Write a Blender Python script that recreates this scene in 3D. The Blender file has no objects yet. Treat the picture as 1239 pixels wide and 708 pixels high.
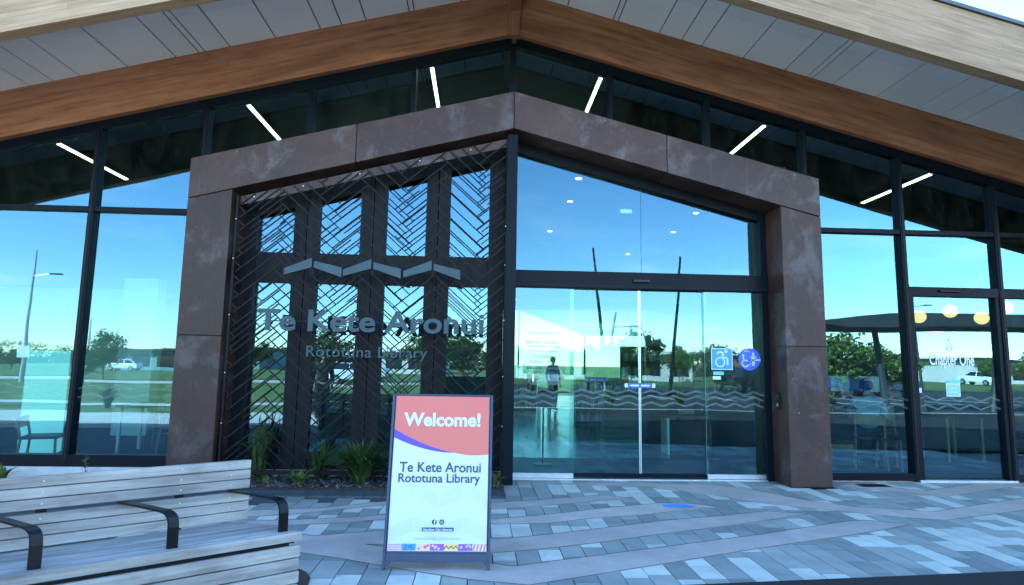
import bpy, bmesh, math, random
from mathutils import Vector, Matrix
random.seed(7)
R = math.radians
SC = bpy.context.scene
COL = SC.collection

# ------------------------------------------------------------------ camera, sky, sun, exposure
def setup_camera():
    f, tilt, roll, yaw = 724.3 / 1239.0, .1201, .0166, .0509
    fw = Vector((math.sin(yaw) * math.cos(tilt), math.cos(yaw) * math.cos(tilt), math.sin(tilt)))
    rt = Vector((math.cos(yaw), -math.sin(yaw), 0))
    up = rt.cross(fw)
    r2 = rt * math.cos(roll) + up * math.sin(roll)
    u2 = up * math.cos(roll) - rt * math.sin(roll)
    cd = bpy.data.cameras.new('camera')
    cd.sensor_width = 36; cd.lens = 36 * f; cd.clip_start = .05; cd.clip_end = 5000
    c = bpy.data.objects.new('camera', cd)
    m = Matrix((r2, u2, -fw)).transposed().to_4x4()
    m.translation = (-.3673, -7.9026, 1.45)
    c.matrix_world = m
    COL.objects.link(c); SC.camera = c
setup_camera()
SUN_EL, SUN_AZ = 33, -48          # azimuth clockwise from +Y (behind the building, to the left)
w = bpy.data.worlds.new('World'); SC.world = w; w.use_nodes = True
nt = w.node_tree; bg = nt.nodes['Background']
sky = nt.nodes.new('ShaderNodeTexSky'); sky.sky_type = 'NISHITA'; sky.sun_disc = False
sky.sun_elevation = R(SUN_EL); sky.sun_rotation = R(SUN_AZ)
sky.air_density = 1.0; sky.dust_density = .0; sky.ozone_density = 2.6
hs = nt.nodes.new('ShaderNodeHueSaturation'); hs.inputs['Saturation'].default_value = 1.12
nt.links.new(sky.outputs[0], hs.inputs['Color'])
# thin fair-weather cloud streaks over the whole sky
wc = nt.nodes.new('ShaderNodeTexCoord'); wm = nt.nodes.new('ShaderNodeMapping'); wm.inputs['Scale'].default_value = (1.6, 1.6, 7)
wn = nt.nodes.new('ShaderNodeTexNoise'); wn.inputs['Scale'].default_value = 1.7; wn.inputs['Detail'].default_value = 7; wn.inputs['Roughness'].default_value = .55; wn.inputs['Distortion'].default_value = .3
wr = nt.nodes.new('ShaderNodeValToRGB'); wr.color_ramp.elements[0].position = .56; wr.color_ramp.elements[1].position = .86; wr.color_ramp.elements[1].color = (.55, .55, .55, 1)
wx_ = nt.nodes.new('ShaderNodeMixRGB'); wg = nt.nodes.new('ShaderNodeRGBToBW'); wl = nt.nodes.new('ShaderNodeMixRGB'); wl.blend_type = 'MULTIPLY'; wl.inputs[0].default_value = 1; wl.inputs[2].default_value = (1.9, 1.8, 1.75, 1)
nt.links.new(wc.outputs['Generated'], wm.inputs[0]); nt.links.new(wm.outputs[0], wn.inputs['Vector']); nt.links.new(wn.outputs['Fac'], wr.inputs[0])
nt.links.new(hs.outputs[0], wg.inputs[0]); nt.links.new(wg.outputs[0], wl.inputs[1]); nt.links.new(wr.outputs[0], wx_.inputs[0]); nt.links.new(hs.outputs[0], wx_.inputs[1]); nt.links.new(wl.outputs[0], wx_.inputs[2])
nt.links.new(wx_.outputs[0], bg.inputs[0]); bg.inputs[1].default_value = .15
sl = bpy.data.lights.new('sun', 'SUN'); sl.energy = 5.0; sl.angle = R(.5); sl.color = (1, .95, .87)
so = bpy.data.objects.new('sun', sl); COL.objects.link(so)
sd = Vector((math.sin(R(SUN_AZ)) * math.cos(R(SUN_EL)), math.cos(R(SUN_AZ)) * math.cos(R(SUN_EL)), math.sin(R(SUN_EL))))
so.rotation_euler = (-sd).to_track_quat('-Z', 'Y').to_euler(); so.location = sd * 60
SC.view_settings.view_transform = 'Standard'; SC.view_settings.look = 'None'
SC.view_settings.exposure = 2.9; SC.view_settings.gamma = 1; SC.view_settings.use_curve_mapping = False
SC.render.engine = 'CYCLES'
SC.cycles.use_denoising = True; SC.cycles.max_bounces = 9; SC.cycles.transparent_max_bounces = 24
SC.cycles.glossy_bounces = 5; SC.cycles.diffuse_bounces = 4; SC.cycles.sample_clamp_indirect = 6
SC.cycles.caustics_reflective = False; SC.cycles.caustics_refractive = False

# ------------------------------------------------------------------ materials
def lin(r, g, b):
    return tuple((c / 255 / 12.92 if c <= 10 else ((c / 255 + .055) / 1.055) ** 2.4) for c in (r, g, b))
class N:
    """small node-tree writer"""
    def __init__(s, name):
        s.m = bpy.data.materials.new(name); s.m.use_nodes = True
        s.t = s.m.node_tree; s.b = s.t.nodes['Principled BSDF']; s.out = s.t.nodes['Material Output']
    def n(s, kind, **kw):
        x = s.t.nodes.new('ShaderNode' + kind)
        for k, v in kw.items():
            if k.startswith('i_'):
                key = k[2:]; key = int(key) if key.isdigit() else key.replace('_', ' ')
                x.inputs[key].default_value = v
            else: setattr(x, k, v)
        return x
    def l(s, a, b): s.t.links.new(a, b)
    def coords(s, kind='Object', scale=(1, 1, 1), rot=(0, 0, 0)):
        tc = s.n('TexCoord'); mp = s.n('Mapping'); mp.inputs['Scale'].default_value = scale; mp.inputs['Rotation'].default_value = rot
        s.l(tc.outputs[kind], mp.inputs[0]); return mp.outputs[0]
    def noise(s, vec, scale, detail=4, rough=.55, dist=0):
        x = s.n('TexNoise'); x.inputs['Scale'].default_value = scale; x.inputs['Detail'].default_value = detail
        x.inputs['Roughness'].default_value = rough; x.inputs['Distortion'].default_value = dist
        if vec is not None: s.l(vec, x.inputs['Vector'])
        return x.outputs['Fac']
    def ramp(s, fac, stops):
        x = s.n('ValToRGB'); e = x.color_ramp.elements
        while len(e) < len(stops): e.new(.5)
        for i, (p, c) in enumerate(stops):
            e[i].position = p; e[i].color = (*c, 1) if len(c) == 3 else c
        s.l(fac, x.inputs[0]); return x.outputs[0]
    def mix(s, fac, a, b, mode='MIX'):
        x = s.n('MixRGB', blend_type=mode)
        for i, v in ((0, fac), (1, a), (2, b)):
            if hasattr(v, 'links'): s.l(v, x.inputs[i])
            else: x.inputs[i].default_value = v if i == 0 else ((*v, 1) if len(v) == 3 else v)
        return x.outputs[0]
    def bump(s, h, strength=.3, dist=.01):
        x = s.n('Bump'); x.inputs['Strength'].default_value = strength; x.inputs['Distance'].default_value = dist
        s.l(h, x.inputs['Height']); s.l(x.outputs[0], s.b.inputs['Normal'])
    def set(s, **kw):
        for k, v in kw.items():
            k = k.replace('_', ' ')
            if hasattr(v, 'links'): s.l(v, s.b.inputs[k])
            else: s.b.inputs[k].default_value = (*v, 1) if isinstance(v, tuple) and len(v) == 3 else v
        return s
M = {}
def plain(name, col, rough=.6, metal=0, var=.12, scale=6, bump=0, spec=None, emit=None):
    a = N(name); v = a.coords('Object')
    f = a.noise(v, scale, 5)
    lo = tuple(c * (1 - var) for c in col); hi = tuple(min(1, c * (1 + var)) for c in col)
    c = a.ramp(f, [(.3, lo), (.7, hi)])
    a.set(Base_Color=c, Roughness=rough, Metallic=metal)
    if bump: a.bump(a.noise(v, scale * 8, 6), bump, .004)
    if spec is not None: a.set(Specular_IOR_Level=spec)
    if emit: a.set(Emission_Color=emit[0], Emission_Strength=emit[1])
    M[name] = a.m; return a.m
def stone(name, col):
    a = N(name); v = a.coords('Object')
    inf = a.n('ObjectInfo')
    f1 = a.noise(v, 220, 3, .7); f2 = a.noise(v, 5, 4)
    c = a.ramp(f1, [(.3, tuple(x * .75 for x in col)), (.7, tuple(x * 1.2 for x in col))])
    c2 = a.mix(.55, c, a.ramp(f2, [(.35, (.72, .74, .76)), (.65, (1.05, 1.05, 1.05))]), 'MULTIPLY')
    c3 = a.mix(.5, c2, a.ramp(inf.outputs['Random'], [(0, (.78, .78, .8)), (1, (1.12, 1.12, 1.1))]), 'MULTIPLY')
    # scattered dark spots (old gum, drips)
    vo = a.n('TexVoronoi'); vo.inputs['Scale'].default_value = 3.1
    tc = a.n('TexCoord'); geo = a.n('NewGeometry'); a.l(geo.outputs['Position'], vo.inputs['Vector'])
    sp = a.ramp(vo.outputs['Distance'], [(.035, (.45, .45, .45)), (.05, (1, 1, 1))])
    c4 = a.mix(.6, c3, sp, 'MULTIPLY')
    st = a.noise(geo.outputs['Position'], 1.3, 5, .6)
    c5 = a.mix(.55, c4, a.ramp(st, [(.35, (.74, .74, .75)), (.6, (1.04, 1.04, 1.03))]), 'MULTIPLY')
    a.set(Base_Color=c5, Roughness=a.ramp(f2, [(.3, (.5,) * 3), (.7, (.72,) * 3)]))
    a.bump(f1, .25, .002); M[name] = a.m
stone('paver_light', (.58, .61, .54)); stone('paver_mid', (.33, .355, .325)); stone('paver_dark', (.25, .275, .255))
stone('concrete_band', (.52, .45, .4)); stone('basalt', (.07, .08, .09))
plain('grout', (.06, .062, .065), .9, 0, .2, 30)
def m_asphalt():
    a = N('asphalt'); v = a.coords('Object'); f = a.noise(v, 160, 3, .7)
    a.set(Base_Color=a.ramp(f, [(.35, (.016, .017, .018)), (.64, (.042, .042, .044)), (.76, (.12, .12, .12))]), Roughness=.9, Specular_IOR_Level=.1); a.bump(f, .6, .006); M['asphalt'] = a.m
m_asphalt()
def m_pavsheet():
    a = N('plaza_pavers'); v = a.coords('Object')
    b = a.n('TexBrick'); b.inputs['Scale'].default_value = 1; b.offset = .5
    b.inputs['Brick Width'].default_value = .36; b.inputs['Row Height'].default_value = .18; b.inputs['Mortar Size'].default_value = .004
    b.inputs['Color1'].default_value = (.03, .033, .036, 1); b.inputs['Color2'].default_value = (.06, .065, .07, 1); b.inputs['Mortar'].default_value = (.05, .05, .05, 1)
    a.l(v, b.inputs['Vector']); f = a.noise(v, 1.1, 5)
    a.set(Base_Color=a.mix(.5, b.outputs[0], a.ramp(f, [(.3, (.7, .7, .7)), (.7, (1.1, 1.1, 1.1))]), 'MULTIPLY'), Roughness=.65); M['plaza_pavers'] = a.m
m_pavsheet()
def m_metal_clad(nm='bronze', cs=((.026, .012, .0095), (.05, .025, .021), (.066, .037, .033), (.078, .053, .052)), bl=.6):
    a = N(nm); inf = a.n('ObjectInfo'); tc = a.n('TexCoord')
    sh = a.n('VectorMath', operation='SCALE'); cx_ = a.n('CombineXYZ')
    for i in range(3): a.l(inf.outputs['Random'], cx_.inputs[i])
    a.l(cx_.outputs[0], sh.inputs[0]); sh.inputs['Scale'].default_value = 17
    ad = a.n('VectorMath', operation='ADD'); a.l(tc.outputs['Object'], ad.inputs[0]); a.l(sh.outputs[0], ad.inputs[1])
    def mp(sc):
        m_ = a.n('Mapping'); m_.inputs['Scale'].default_value = sc; a.l(ad.outputs[0], m_.inputs[0]); return m_.outputs[0]
    v = mp((1, 1, 1)); f = a.noise(v, 1.3, 8, .68, .3); g = a.noise(mp((1, 1, .8)), 2.4, 7, .7, .5); h = a.noise(v, 34, 5, .75)
    c = a.ramp(f, list(zip((.3, .48, .62, .75), cs)))
    c = a.mix(a.ramp(g, [(.52, (0, 0, 0)), (.66, (bl, bl, bl)), (.8, (bl * .4,) * 3)]), c, (.125, .108, .12))          # pale bloom in cloudy patches
    c = a.mix(a.ramp(g, [(.22, (.75, .75, .75)), (.36, (0, 0, 0))]), c, (.02, .013, .012))                              # dark oil stains
    c = a.mix(.55, c, a.ramp(h, [(.25, (.55, .55, .55)), (.7, (1.25, 1.25, 1.25))]), 'MULTIPLY')
    st = a.noise(mp((22, 22, .5)), 2.5, 4, .6)
    c = a.mix(a.ramp(st, [(.62, (0, 0, 0)), (.8, (.3, .3, .3))]), c, (.14, .125, .14))                                     # fine vertical runs
    vo = a.n('TexVoronoi'); vo.inputs['Scale'].default_value = 5; a.l(mp((1, 1, .35)), vo.inputs['Vector'])
    c = a.mix(a.ramp(vo.outputs['Distance'], [(.014, (.7, .7, .7)), (.03, (0, 0, 0))]), c, (.4, .4, .42))
    c = a.mix(.7, c, a.ramp(inf.outputs['Random'], [(0, (.75, .7, .68)), (1, (1.15, 1.12, 1.12))]), 'MULTIPLY')
    a.set(Base_Color=c, Roughness=a.ramp(f, [(.3, (.36,) * 3), (.7, (.6,) * 3)]), Specular_IOR_Level=.3)
    a.bump(a.mix(.3, f, h), .2, .02); M[nm] = a.m
m_metal_clad(); m_metal_clad('bronze_leg', ((.017, .007, .0055), (.036, .016, .012), (.052, .025, .02), (.064, .036, .032)), .45)
def m_timber(name, c0, c1, c2, rot=0, rough=.55, axis=0, knots=.35, spec=.35, lam=False):
    """grain along local axis after undoing the member's slope ROT about Y"""
    a = N(name)
    tc = a.n('TexCoord'); r = a.n('Mapping'); r.inputs['Rotation'].default_value = (0, rot, 0); a.l(tc.outputs['Object'], r.inputs[0])
    def sc(k, long):
        mp = a.n('Mapping'); s = [k, k, k]; s[axis] = long; mp.inputs['Scale'].default_value = s; a.l(r.outputs[0], mp.inputs[0]); return mp.outputs[0]
    f = a.noise(sc(1, .06), 20, 6, .6, .3); g = a.noise(sc(1, .03), 70, 4, .6); h = a.noise(sc(1, .3), 2.4, 4, .6, .5)
    inf = a.n('ObjectInfo')
    c = a.ramp(f, [(.28, c0), (.5, c1), (.74, c2)])
    c = a.mix(.35, c, a.ramp(g, [(.3, (.55, .55, .55)), (.6, (1.1, 1.1, 1.1))]), 'MULTIPLY')
    c = a.mix(knots, c, a.ramp(h, [(.3, (.45, .42, .4)), (.55, (1.1, 1.08, 1.05))]), 'MULTIPLY')
    q = a.noise(sc(1, .35), 9, 6, .7, .6); c = a.mix(knots * .8, c, a.ramp(q, [(.3, (.5, .49, .48)), (.48, (1, 1, 1)), (.7, (1.15, 1.15, 1.14))]), 'MULTIPLY')
    c = a.mix(.6, c, a.ramp(inf.outputs['Random'], [(0, (.72, .72, .74)), (1, (1.16, 1.15, 1.12))]), 'MULTIPLY')
    if lam:
        mp2 = a.n('Mapping'); mp2.inputs['Rotation'].default_value = (R(-90), 0, 0); a.l(r.outputs[0], mp2.inputs[0])
        bk = a.n('TexBrick'); bk.offset = .37; bk.offset_frequency = 2
        for k_, v_ in (('Scale', 1), ('Brick Width', 2.3), ('Row Height', .084), ('Mortar Size', .0016), ('Mortar Smooth', .3)): bk.inputs[k_].default_value = v_
        bk.inputs['Color1'].default_value = (.84, .82, .8, 1); bk.inputs['Color2'].default_value = (1.12, 1.1, 1.08, 1); bk.inputs['Mortar'].default_value = (.5, .47, .45, 1)
        a.l(mp2.outputs[0], bk.inputs['Vector']); c = a.mix(.8, c, bk.outputs[0], 'MULTIPLY')
    a.set(Base_Color=c, Roughness=rough, Specular_IOR_Level=spec); a.bump(g, .25, .003); M[name] = a.m
SL = math.atan(.262)
m_timber('beam_right', (.22, .092, .052), (.34, .15, .086), (.41, .195, .118), -SL, .5, 0, .5, .35, True)
m_timber('beam_left', (.22, .092, .052), (.34, .15, .086), (.41, .195, .118), SL, .5, 0, .5, .35, True)
m_timber('fascia_right', (.25, .165, .105), (.34, .232, .155), (.41, .295, .21), -SL, .7, 0, .3, .25, True)
m_timber('fascia_left', (.25, .165, .105), (.34, .232, .155), (.41, .295, .21), SL, .7, 0, .3, .25, True)
m_timber('beam_post', (.19, .085, .045), (.28, .13, .075), (.34, .17, .1), 0, .5, 2)
m_timber('bench_timber', (.17, .165, .16), (.29, .285, .275), (.39, .385, .375), 0, .8, 0, .75)
m_timber('dark_timber', (.004, .005, .007), (.008, .01, .013), (.015, .017, .021), 0, .5, 2, .35, .12)
m_timber('pale_wood', (.3, .19, .1), (.42, .28, .16), (.5, .35, .21), 0, .5, 2)
m_timber('desk_wood', (.1, .055, .03), (.16, .09, .05), (.2, .12, .07), 0, .5, 0)
def m_soffit():
    a = N('soffit_white'); v = a.coords('Object'); inf = a.n('ObjectInfo'); f = a.noise(v, 1.2, 5)
    c = a.ramp(f, [(.3, (.72, .77, .82)), (.7, (.78, .83, .88))])
    c = a.mix(.6, c, a.ramp(inf.outputs['Random'], [(0, (.9, .9, .9)), (1, (1.06, 1.06, 1.06))]), 'MULTIPLY')
    a.set(Base_Color=c, Roughness=.55); M['soffit'] = a.m
m_soffit()
plain('frame', (.003, .006, .011), .42, .0, .2, 3, .04, .1)
plain('frame_matt', (.004, .005, .007), .5, 0, .2, 6, 0, .2)
plain('aluminium', (.55, .57, .58), .35, .9, .1, 12)
plain('black_coat', (.004, .005, .007), .28, 0, .2, 14, 0, .22)
plain('lattice_metal', (.01, .006, .007), .45, 0, .35, 9, 0, .15)
plain('letter_metal', (.028, .056, .07), .45, .0, .15, 5, 0, .3)
plain('plinth', (.42, .42, .41), .8, 0, .15, 7, .3)
plain('white_paint', (.75, .76, .75), .55, 0, .05, 3)
plain('interior_wall', (.62, .63, .6), .7, 0, .05, 3)
plain('interior_dark', (.045, .047, .05), .6, 0, .15, 2)
plain('charcoal', (.03, .032, .035), .5, 0, .15, 4)
plain('roof_metal', (.08, .085, .09), .45, .6, .1, 4)
plain('teal_glow', (.62, .86, .85), .35, 0, .04, 2, 0, None, ((.22, .75, .8, 1), .1))  # emission added to brighten the dim interior board, not a lamp
plain('mulch', (.03, .022, .016), .95, 0, .6, 60, .8)
plain('sign_navy', (.012, .03, .075), .4, 0, .12, 20)
plain('print_white', (.55, .62, .635), .35, 0, .02, 3)
plain('print_coral', (.62, .115, .085), .35, 0, .03, 3)
plain('print_purple', (.075, .03, .42), .35, 0, .03, 3)
plain('print_ink', (.025, .045, .09), .4, 0, .03, 3)
plain('print_grey', (.42, .47, .5), .4, 0, .03, 3)
plain('print_blush', (.51, .555, .57), .35, 0, .03, 3)
plain('print_blue', (.02, .25, .75), .35, 0, .05, 9)
plain('print_violet', (.28, .06, .55), .35, 0, .2, 40)
plain('print_yellow', (.75, .55, .2), .35, 0, .05, 9)
plain('print_pink', (.72, .5, .58), .35, 0, .1, 60)
plain('print_brown', (.2, .07, .03), .35, 0, .05, 9)
plain('print_green', (.35, .6, .2), .35, 0, .05, 9)
plain('print_red', (.75, .12, .12), .35, 0, .05, 9)
plain('sticker_blue', (.005, .25, .8), .35, 0, .04, 9)
plain('sticker_deep', (.02, .1, .72), .35, 0, .04, 9)
plain('sticker_cyan', (.1, .5, .6), .35, 0, .04, 9)
def m_frit(nm, amt):
    a = N(nm); a.set(Base_Color=(.45, .52, .5), Roughness=.6); t = a.n('BsdfTransparent'); x = a.n('MixShader'); x.inputs[0].default_value = amt
    a.l(t.outputs[0], x.inputs[1]); a.l(a.b.outputs[0], x.inputs[2]); a.l(x.outputs[0], a.out.inputs[0]); M[nm] = a.m
m_frit('frit', .1); m_frit('frit_door', .17)
plain('frit_ink', (.06, .09, .09), .6, 0, .05, 9)
plain('skin', (.42, .24, .16), .55, 0, .08, 9)
plain('hair', (.02, .013, .01), .5, 0, .3, 40)
plain('shirt_blue', (.42, .62, .72), .8, 0, .1, 8)
plain('shirt_grey', (.3, .32, .33), .8, 0, .25, 14)
plain('denim', (.03, .04, .07), .85, 0, .2, 20)
plain('cloth_dark', (.02, .022, .027), .85, 0, .2, 20)
plain('backpack_blue', (.03, .06, .3), .8, 0, .2, 20)
plain('concrete_path', (.5, .48, .44), .85, 0, .12, .8)
plain('kerb', (.42, .41, .39), .85, 0, .12, 2)
plain('road', (.045, .046, .048), .85, 0, .2, .6, 0, .1)
plain('brick_far', (.26, .1, .07), .85, 0, .25, 3)
plain('wall_far', (.6, .59, .56), .8, 0, .1, .4)
plain('wall_teal', (.16, .27, .28), .6, 0, .15, .6)
plain('tyre', (.015, .015, .016), .8, 0, .2, 10)
plain('car_glass', (.015, .02, .025), .08, 0, .1, 2)
plain('car_white', (.75, .76, .77), .25, .1, .02, 2); plain('car_blue', (.02, .1, .4), .25, .2, .02, 2)
plain('car_silver', (.45, .47, .48), .25, .6, .02, 2); plain('car_red', (.45, .03, .03), .25, .1, .02, 2); plain('car_dark', (.03, .035, .04), .22, .3, .02, 2)
plain('steel', (.4, .42, .43), .4, .8, .1, 8)
plain('bark', (.12, .085, .06), .9, 0, .3, 14, .6)
plain('yellow_paint', (.75, .45, .03), .5, 0, .1, 6)
plain('exit_green', (.06, .4, .18), .4, 0, .05, 6, 0, None, ((.5, .9, .7, 1), .12))
plain('lamp_warm', (.7, .55, .35), .5, 0, .02, 3, 0, None, ((1, .62, .22, 1), .3))
plain('lamp_strip', (.9, .9, .85), .5, 0, .01, 3, 0, None, ((1, .88, .66, 1), 1.6))
plain('lamp_spot', (.9, .9, .85), .5, 0, .01, 3, 0, None, ((1, .92, .78, 1), 1.2))
def m_floor():
    a = N('library_floor'); v = a.coords('Object', (1, .12, 1)); f = a.noise(v, 3, 5, .6)
    a.set(Base_Color=a.ramp(f, [(.3, (.05, .055, .055)), (.7, (.09, .095, .092))]), Roughness=a.ramp(f, [(.3, (.16,) * 3), (.7, (.3,) * 3)])); M['library_floor'] = a.m
m_floor()
def m_grass():
    a = N('grass'); v = a.coords('Object'); f = a.noise(v, .35, 6, .6); g = a.noise(v, 14, 4, .7)
    c = a.mix(.5, a.ramp(f, [(.3, (.075, .12, .022)), (.55, (.11, .16, .03)), (.75, (.16, .18, .05))]), a.ramp(g, [(.3, (.6, .6, .6)), (.7, (1.25, 1.25, 1.25))]), 'MULTIPLY')
    a.set(Base_Color=c, Roughness=.9); a.bump(g, .8, .05); M['grass'] = a.m
m_grass()
def m_leaf(name, c0, c1, c2):
    a = N(name); geo = a.n('NewGeometry'); f = a.noise(geo.outputs['Position'], 2.2, 4); inf = geo.outputs['Random Per Island']
    c = a.mix(.6, a.ramp(f, [(.3, c0), (.5, c1), (.72, c2)]), a.ramp(inf, [(0, (.55, .6, .5)), (1, (1.3, 1.25, 1.1))]), 'MULTIPLY')
    a.set(Base_Color=c, Roughness=.5, Specular_IOR_Level=.35)
    tr = a.n('BsdfTranslucent'); a.l(c, tr.inputs[0]); mx = a.n('MixShader'); mx.inputs[0].default_value = .25
    a.l(a.b.outputs[0], mx.inputs[1]); a.l(tr.outputs[0], mx.inputs[2]); a.l(mx.outputs[0], a.out.inputs[0]); M[name] = a.m
m_leaf('leaf_green', (.06, .1, .018), (.095, .15, .03), (.14, .19, .045))
m_leaf('leaf_dark', (.028, .06, .018), (.048, .095, .026), (.075, .13, .038))
m_leaf('leaf_olive', (.06, .07, .025), (.09, .1, .035), (.13, .13, .05))
def m_glass(name, tint, base=.2, gain=.8, gtint=(.52, .9, 1)):
    a = N(name); fr = a.n('Fresnel'); fr.inputs[0].default_value = 1.5
    mm = a.n('Math', operation='MULTIPLY_ADD'); mm.inputs[1].default_value = gain; mm.inputs[2].default_value = base; mm.use_clamp = True
    a.l(fr.outputs[0], mm.inputs[0])
    g = a.n('BsdfGlossy'); g.inputs['Roughness'].default_value = 0; g.inputs[0].default_value = (*gtint, 1)
    # very slight waviness of toughened panes
    v = a.coords('Object'); nz = a.noise(v, 1.1, 1, .4); bp = a.n('Bump'); bp.inputs['Strength'].default_value = .06; bp.inputs['Distance'].default_value = .02
    a.l(nz, bp.inputs['Height']); a.l(bp.outputs[0], g.inputs['Normal'])
    t = a.n('BsdfTransparent'); t.inputs[0].default_value = (*tint, 1)
    x = a.n('MixShader'); a.l(mm.outputs[0], x.inputs[0]); a.l(t.outputs[0], x.inputs[1]); a.l(g.outputs[0], x.inputs[2])
    du = a.n('BsdfDiffuse'); du.inputs[0].default_value = (.5, .52, .5, 1); dn = a.noise(a.coords('Object', (1, 1, .4)), 5, 6, .7, .8); dr = a.ramp(dn, [(.45, (.0, .0, .0)), (.75, (.02, .02, .02))])
    y_ = a.n('MixShader'); a.l(dr, y_.inputs[0]); a.l(x.outputs[0], y_.inputs[1]); a.l(du.outputs[0], y_.inputs[2])
    a.l(y_.outputs[0], a.out.inputs[0]); a.t.nodes.remove(a.b); M[name] = a.m
m_glass('glass', (.45, .7, .7), .145, .8, (.4, .8, 1)); m_glass('door_glass', (.5, .82, .77), .1, .8, (.42, .82, 1)); m_glass('rear_glass', (.23, .35, .34), .05); m_glass('inner_glass', (.8, .95, .92), .03)
def m_clear():
    a = N('glass_back'); t = a.n('BsdfTransparent'); a.l(t.outputs[0], a.out.inputs[0]); a.t.nodes.remove(a.b); M['glass_back'] = a.m
m_clear()
plain('glass_edge', (.3, .62, .56), .2, 0, .05, 4)
plain('alu_edge', (.5, .6, .6), .3, .7, .05, 4)

# ------------------------------------------------------------------ mesh helpers
class MB:
    def __init__(s): s.v = []; s.f = []; s.mi = []
    def add(s, vs, fs, mi=0):
        o = len(s.v); s.v += [tuple(v) for v in vs]; s.f += [tuple(i + o for i in f) for f in fs]
        s.mi += [mi] * len(fs); return s
    def box(s, x0, x1, y0, y1, z0, z1, mi=0, mat=None):
        vs = [Vector((x, y, z)) for x in (x0, x1) for y in (y0, y1) for z in (z0, z1)]
        if mat is not None: vs = [mat @ v for v in vs]
        return s.add(vs, [(0, 1, 3, 2), (4, 6, 7, 5), (0, 4, 5, 1), (2, 3, 7, 6), (0, 2, 6, 4), (1, 5, 7, 3)], mi)
    def prism(s, poly, a0, a1, axis='Y', mi=0, mat=None):
        """polygon in the plane across AXIS, extruded from a0 to a1 (poly in XZ for Y, YZ for X, XY for Z)"""
        def P(p, a): return Vector({'Y': (p[0], a, p[1]), 'X': (a, p[0], p[1]), 'Z': (p[0], p[1], a)}[axis])
        n = len(poly); vs = [P(p, a0) for p in poly] + [P(p, a1) for p in poly]
        if mat is not None: vs = [mat @ v for v in vs]
        fs = [tuple(range(n)), tuple(range(2 * n - 1, n - 1, -1))] + [(i, i + n, (i + 1) % n + n, (i + 1) % n) for i in range(n)]
        return s.add(vs, fs, mi)
    def tube(s, pts, rad, seg=8, mi=0, cap=True):
        pts = [Vector(p) for p in pts]; rad = rad if isinstance(rad, (list, tuple)) else [rad] * len(pts)
        o = len(s.v); nrm = None; fs = []
        for i, p in enumerate(pts):
            d = (pts[min(i + 1, len(pts) - 1)] - pts[max(i - 1, 0)]).normalized()
            if nrm is None: nrm = d.orthogonal().normalized()
            else: nrm = (nrm - d * nrm.dot(d)).normalized()
            b = d.cross(nrm)
            for k in range(seg):
                a = 2 * math.pi * k / seg; s.v.append(tuple(p + (nrm * math.cos(a) + b * math.sin(a)) * rad[i]))
        for i in range(len(pts) - 1):
            for k in range(seg):
                fs.append((o + i * seg + k, o + i * seg + (k + 1) % seg, o + (i + 1) * seg + (k + 1) % seg, o + (i + 1) * seg + k))
        if cap: fs += [tuple(o + k for k in range(seg))[::-1], tuple(o + (len(pts) - 1) * seg + k for k in range(seg))]
        s.f += fs; s.mi += [mi] * len(fs); return s
    def lathe(s, prof, c=(0, 0, 0), seg=20, mi=0):
        o = len(s.v); fs = []
        for r, z in prof:
            for k in range(seg):
                a = 2 * math.pi * k / seg; s.v.append((c[0] + r * math.cos(a), c[1] + r * math.sin(a), c[2] + z))
        for i in range(len(prof) - 1):
            for k in range(seg): fs.append((o + i * seg + k, o + i * seg + (k + 1) % seg, o + (i + 1) * seg + (k + 1) % seg, o + (i + 1) * seg + k))
        fs += [tuple(o + k for k in range(seg))[::-1], tuple(o + (len(prof) - 1) * seg + k for k in range(seg))]
        s.f += fs; s.mi += [mi] * len(fs); return s
    def mesh(s, name, mats, off=(0, 0, 0)):
        me = bpy.data.meshes.new(name); ox = Vector(off)
        me.from_pydata([tuple(Vector(v) - ox) for v in s.v], [], s.f)
        mats = mats if isinstance(mats, (list, tuple)) else [mats]
        for m in mats: me.materials.append(M[m])
        if len(mats) > 1: me.polygons.foreach_set('material_index', s.mi)
        me.validate(); me.update()
        bm = bmesh.new(); bm.from_mesh(me); bmesh.ops.recalc_face_normals(bm, faces=bm.faces); bm.to_mesh(me); bm.free()
        return me
    def build(s, name, mats, parent=None, bevel=0, smooth=False, loc=None):
        """LOC None: vertices are world coordinates and are moved into the parent's frame"""
        off = (0, 0, 0)
        p = parent
        while p is not None and loc is None: off = tuple(Vector(off) + p.location); p = p.parent
        me = s.mesh(name, mats, off)
        if smooth: me.polygons.foreach_set('use_smooth', [True] * len(me.polygons))
        o = bpy.data.objects.new(name, me); COL.objects.link(o); o.parent = parent
        if loc is not None: o.location = loc
        if bevel:
            b = o.modifiers.new('bevel', 'BEVEL'); b.width = bevel; b.segments = 2; b.limit_method = 'ANGLE'; b.harden_normals = False
        return o
def tag(o, label=None, cat=None, group=None, kind=None):
    if label: o['label'] = label
    if cat: o['category'] = cat
    if group: o['group'] = group
    if kind: o['kind'] = kind
    return o
def thing(name, label, cat, loc=(0, 0, 0), rz=0, group=None):
    o = bpy.data.objects.new(name, None); o.empty_display_size = .1; COL.objects.link(o)
    o.location = loc; o.rotation_euler = (0, 0, rz); return tag(o, label, cat, group)
def copy_tree(o, parent=None):
    c = o.copy(); COL.objects.link(c); c.parent = parent
    for ch in list(o.children): copy_tree(ch, c)
    return c
PR = random.Random(4)
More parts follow.
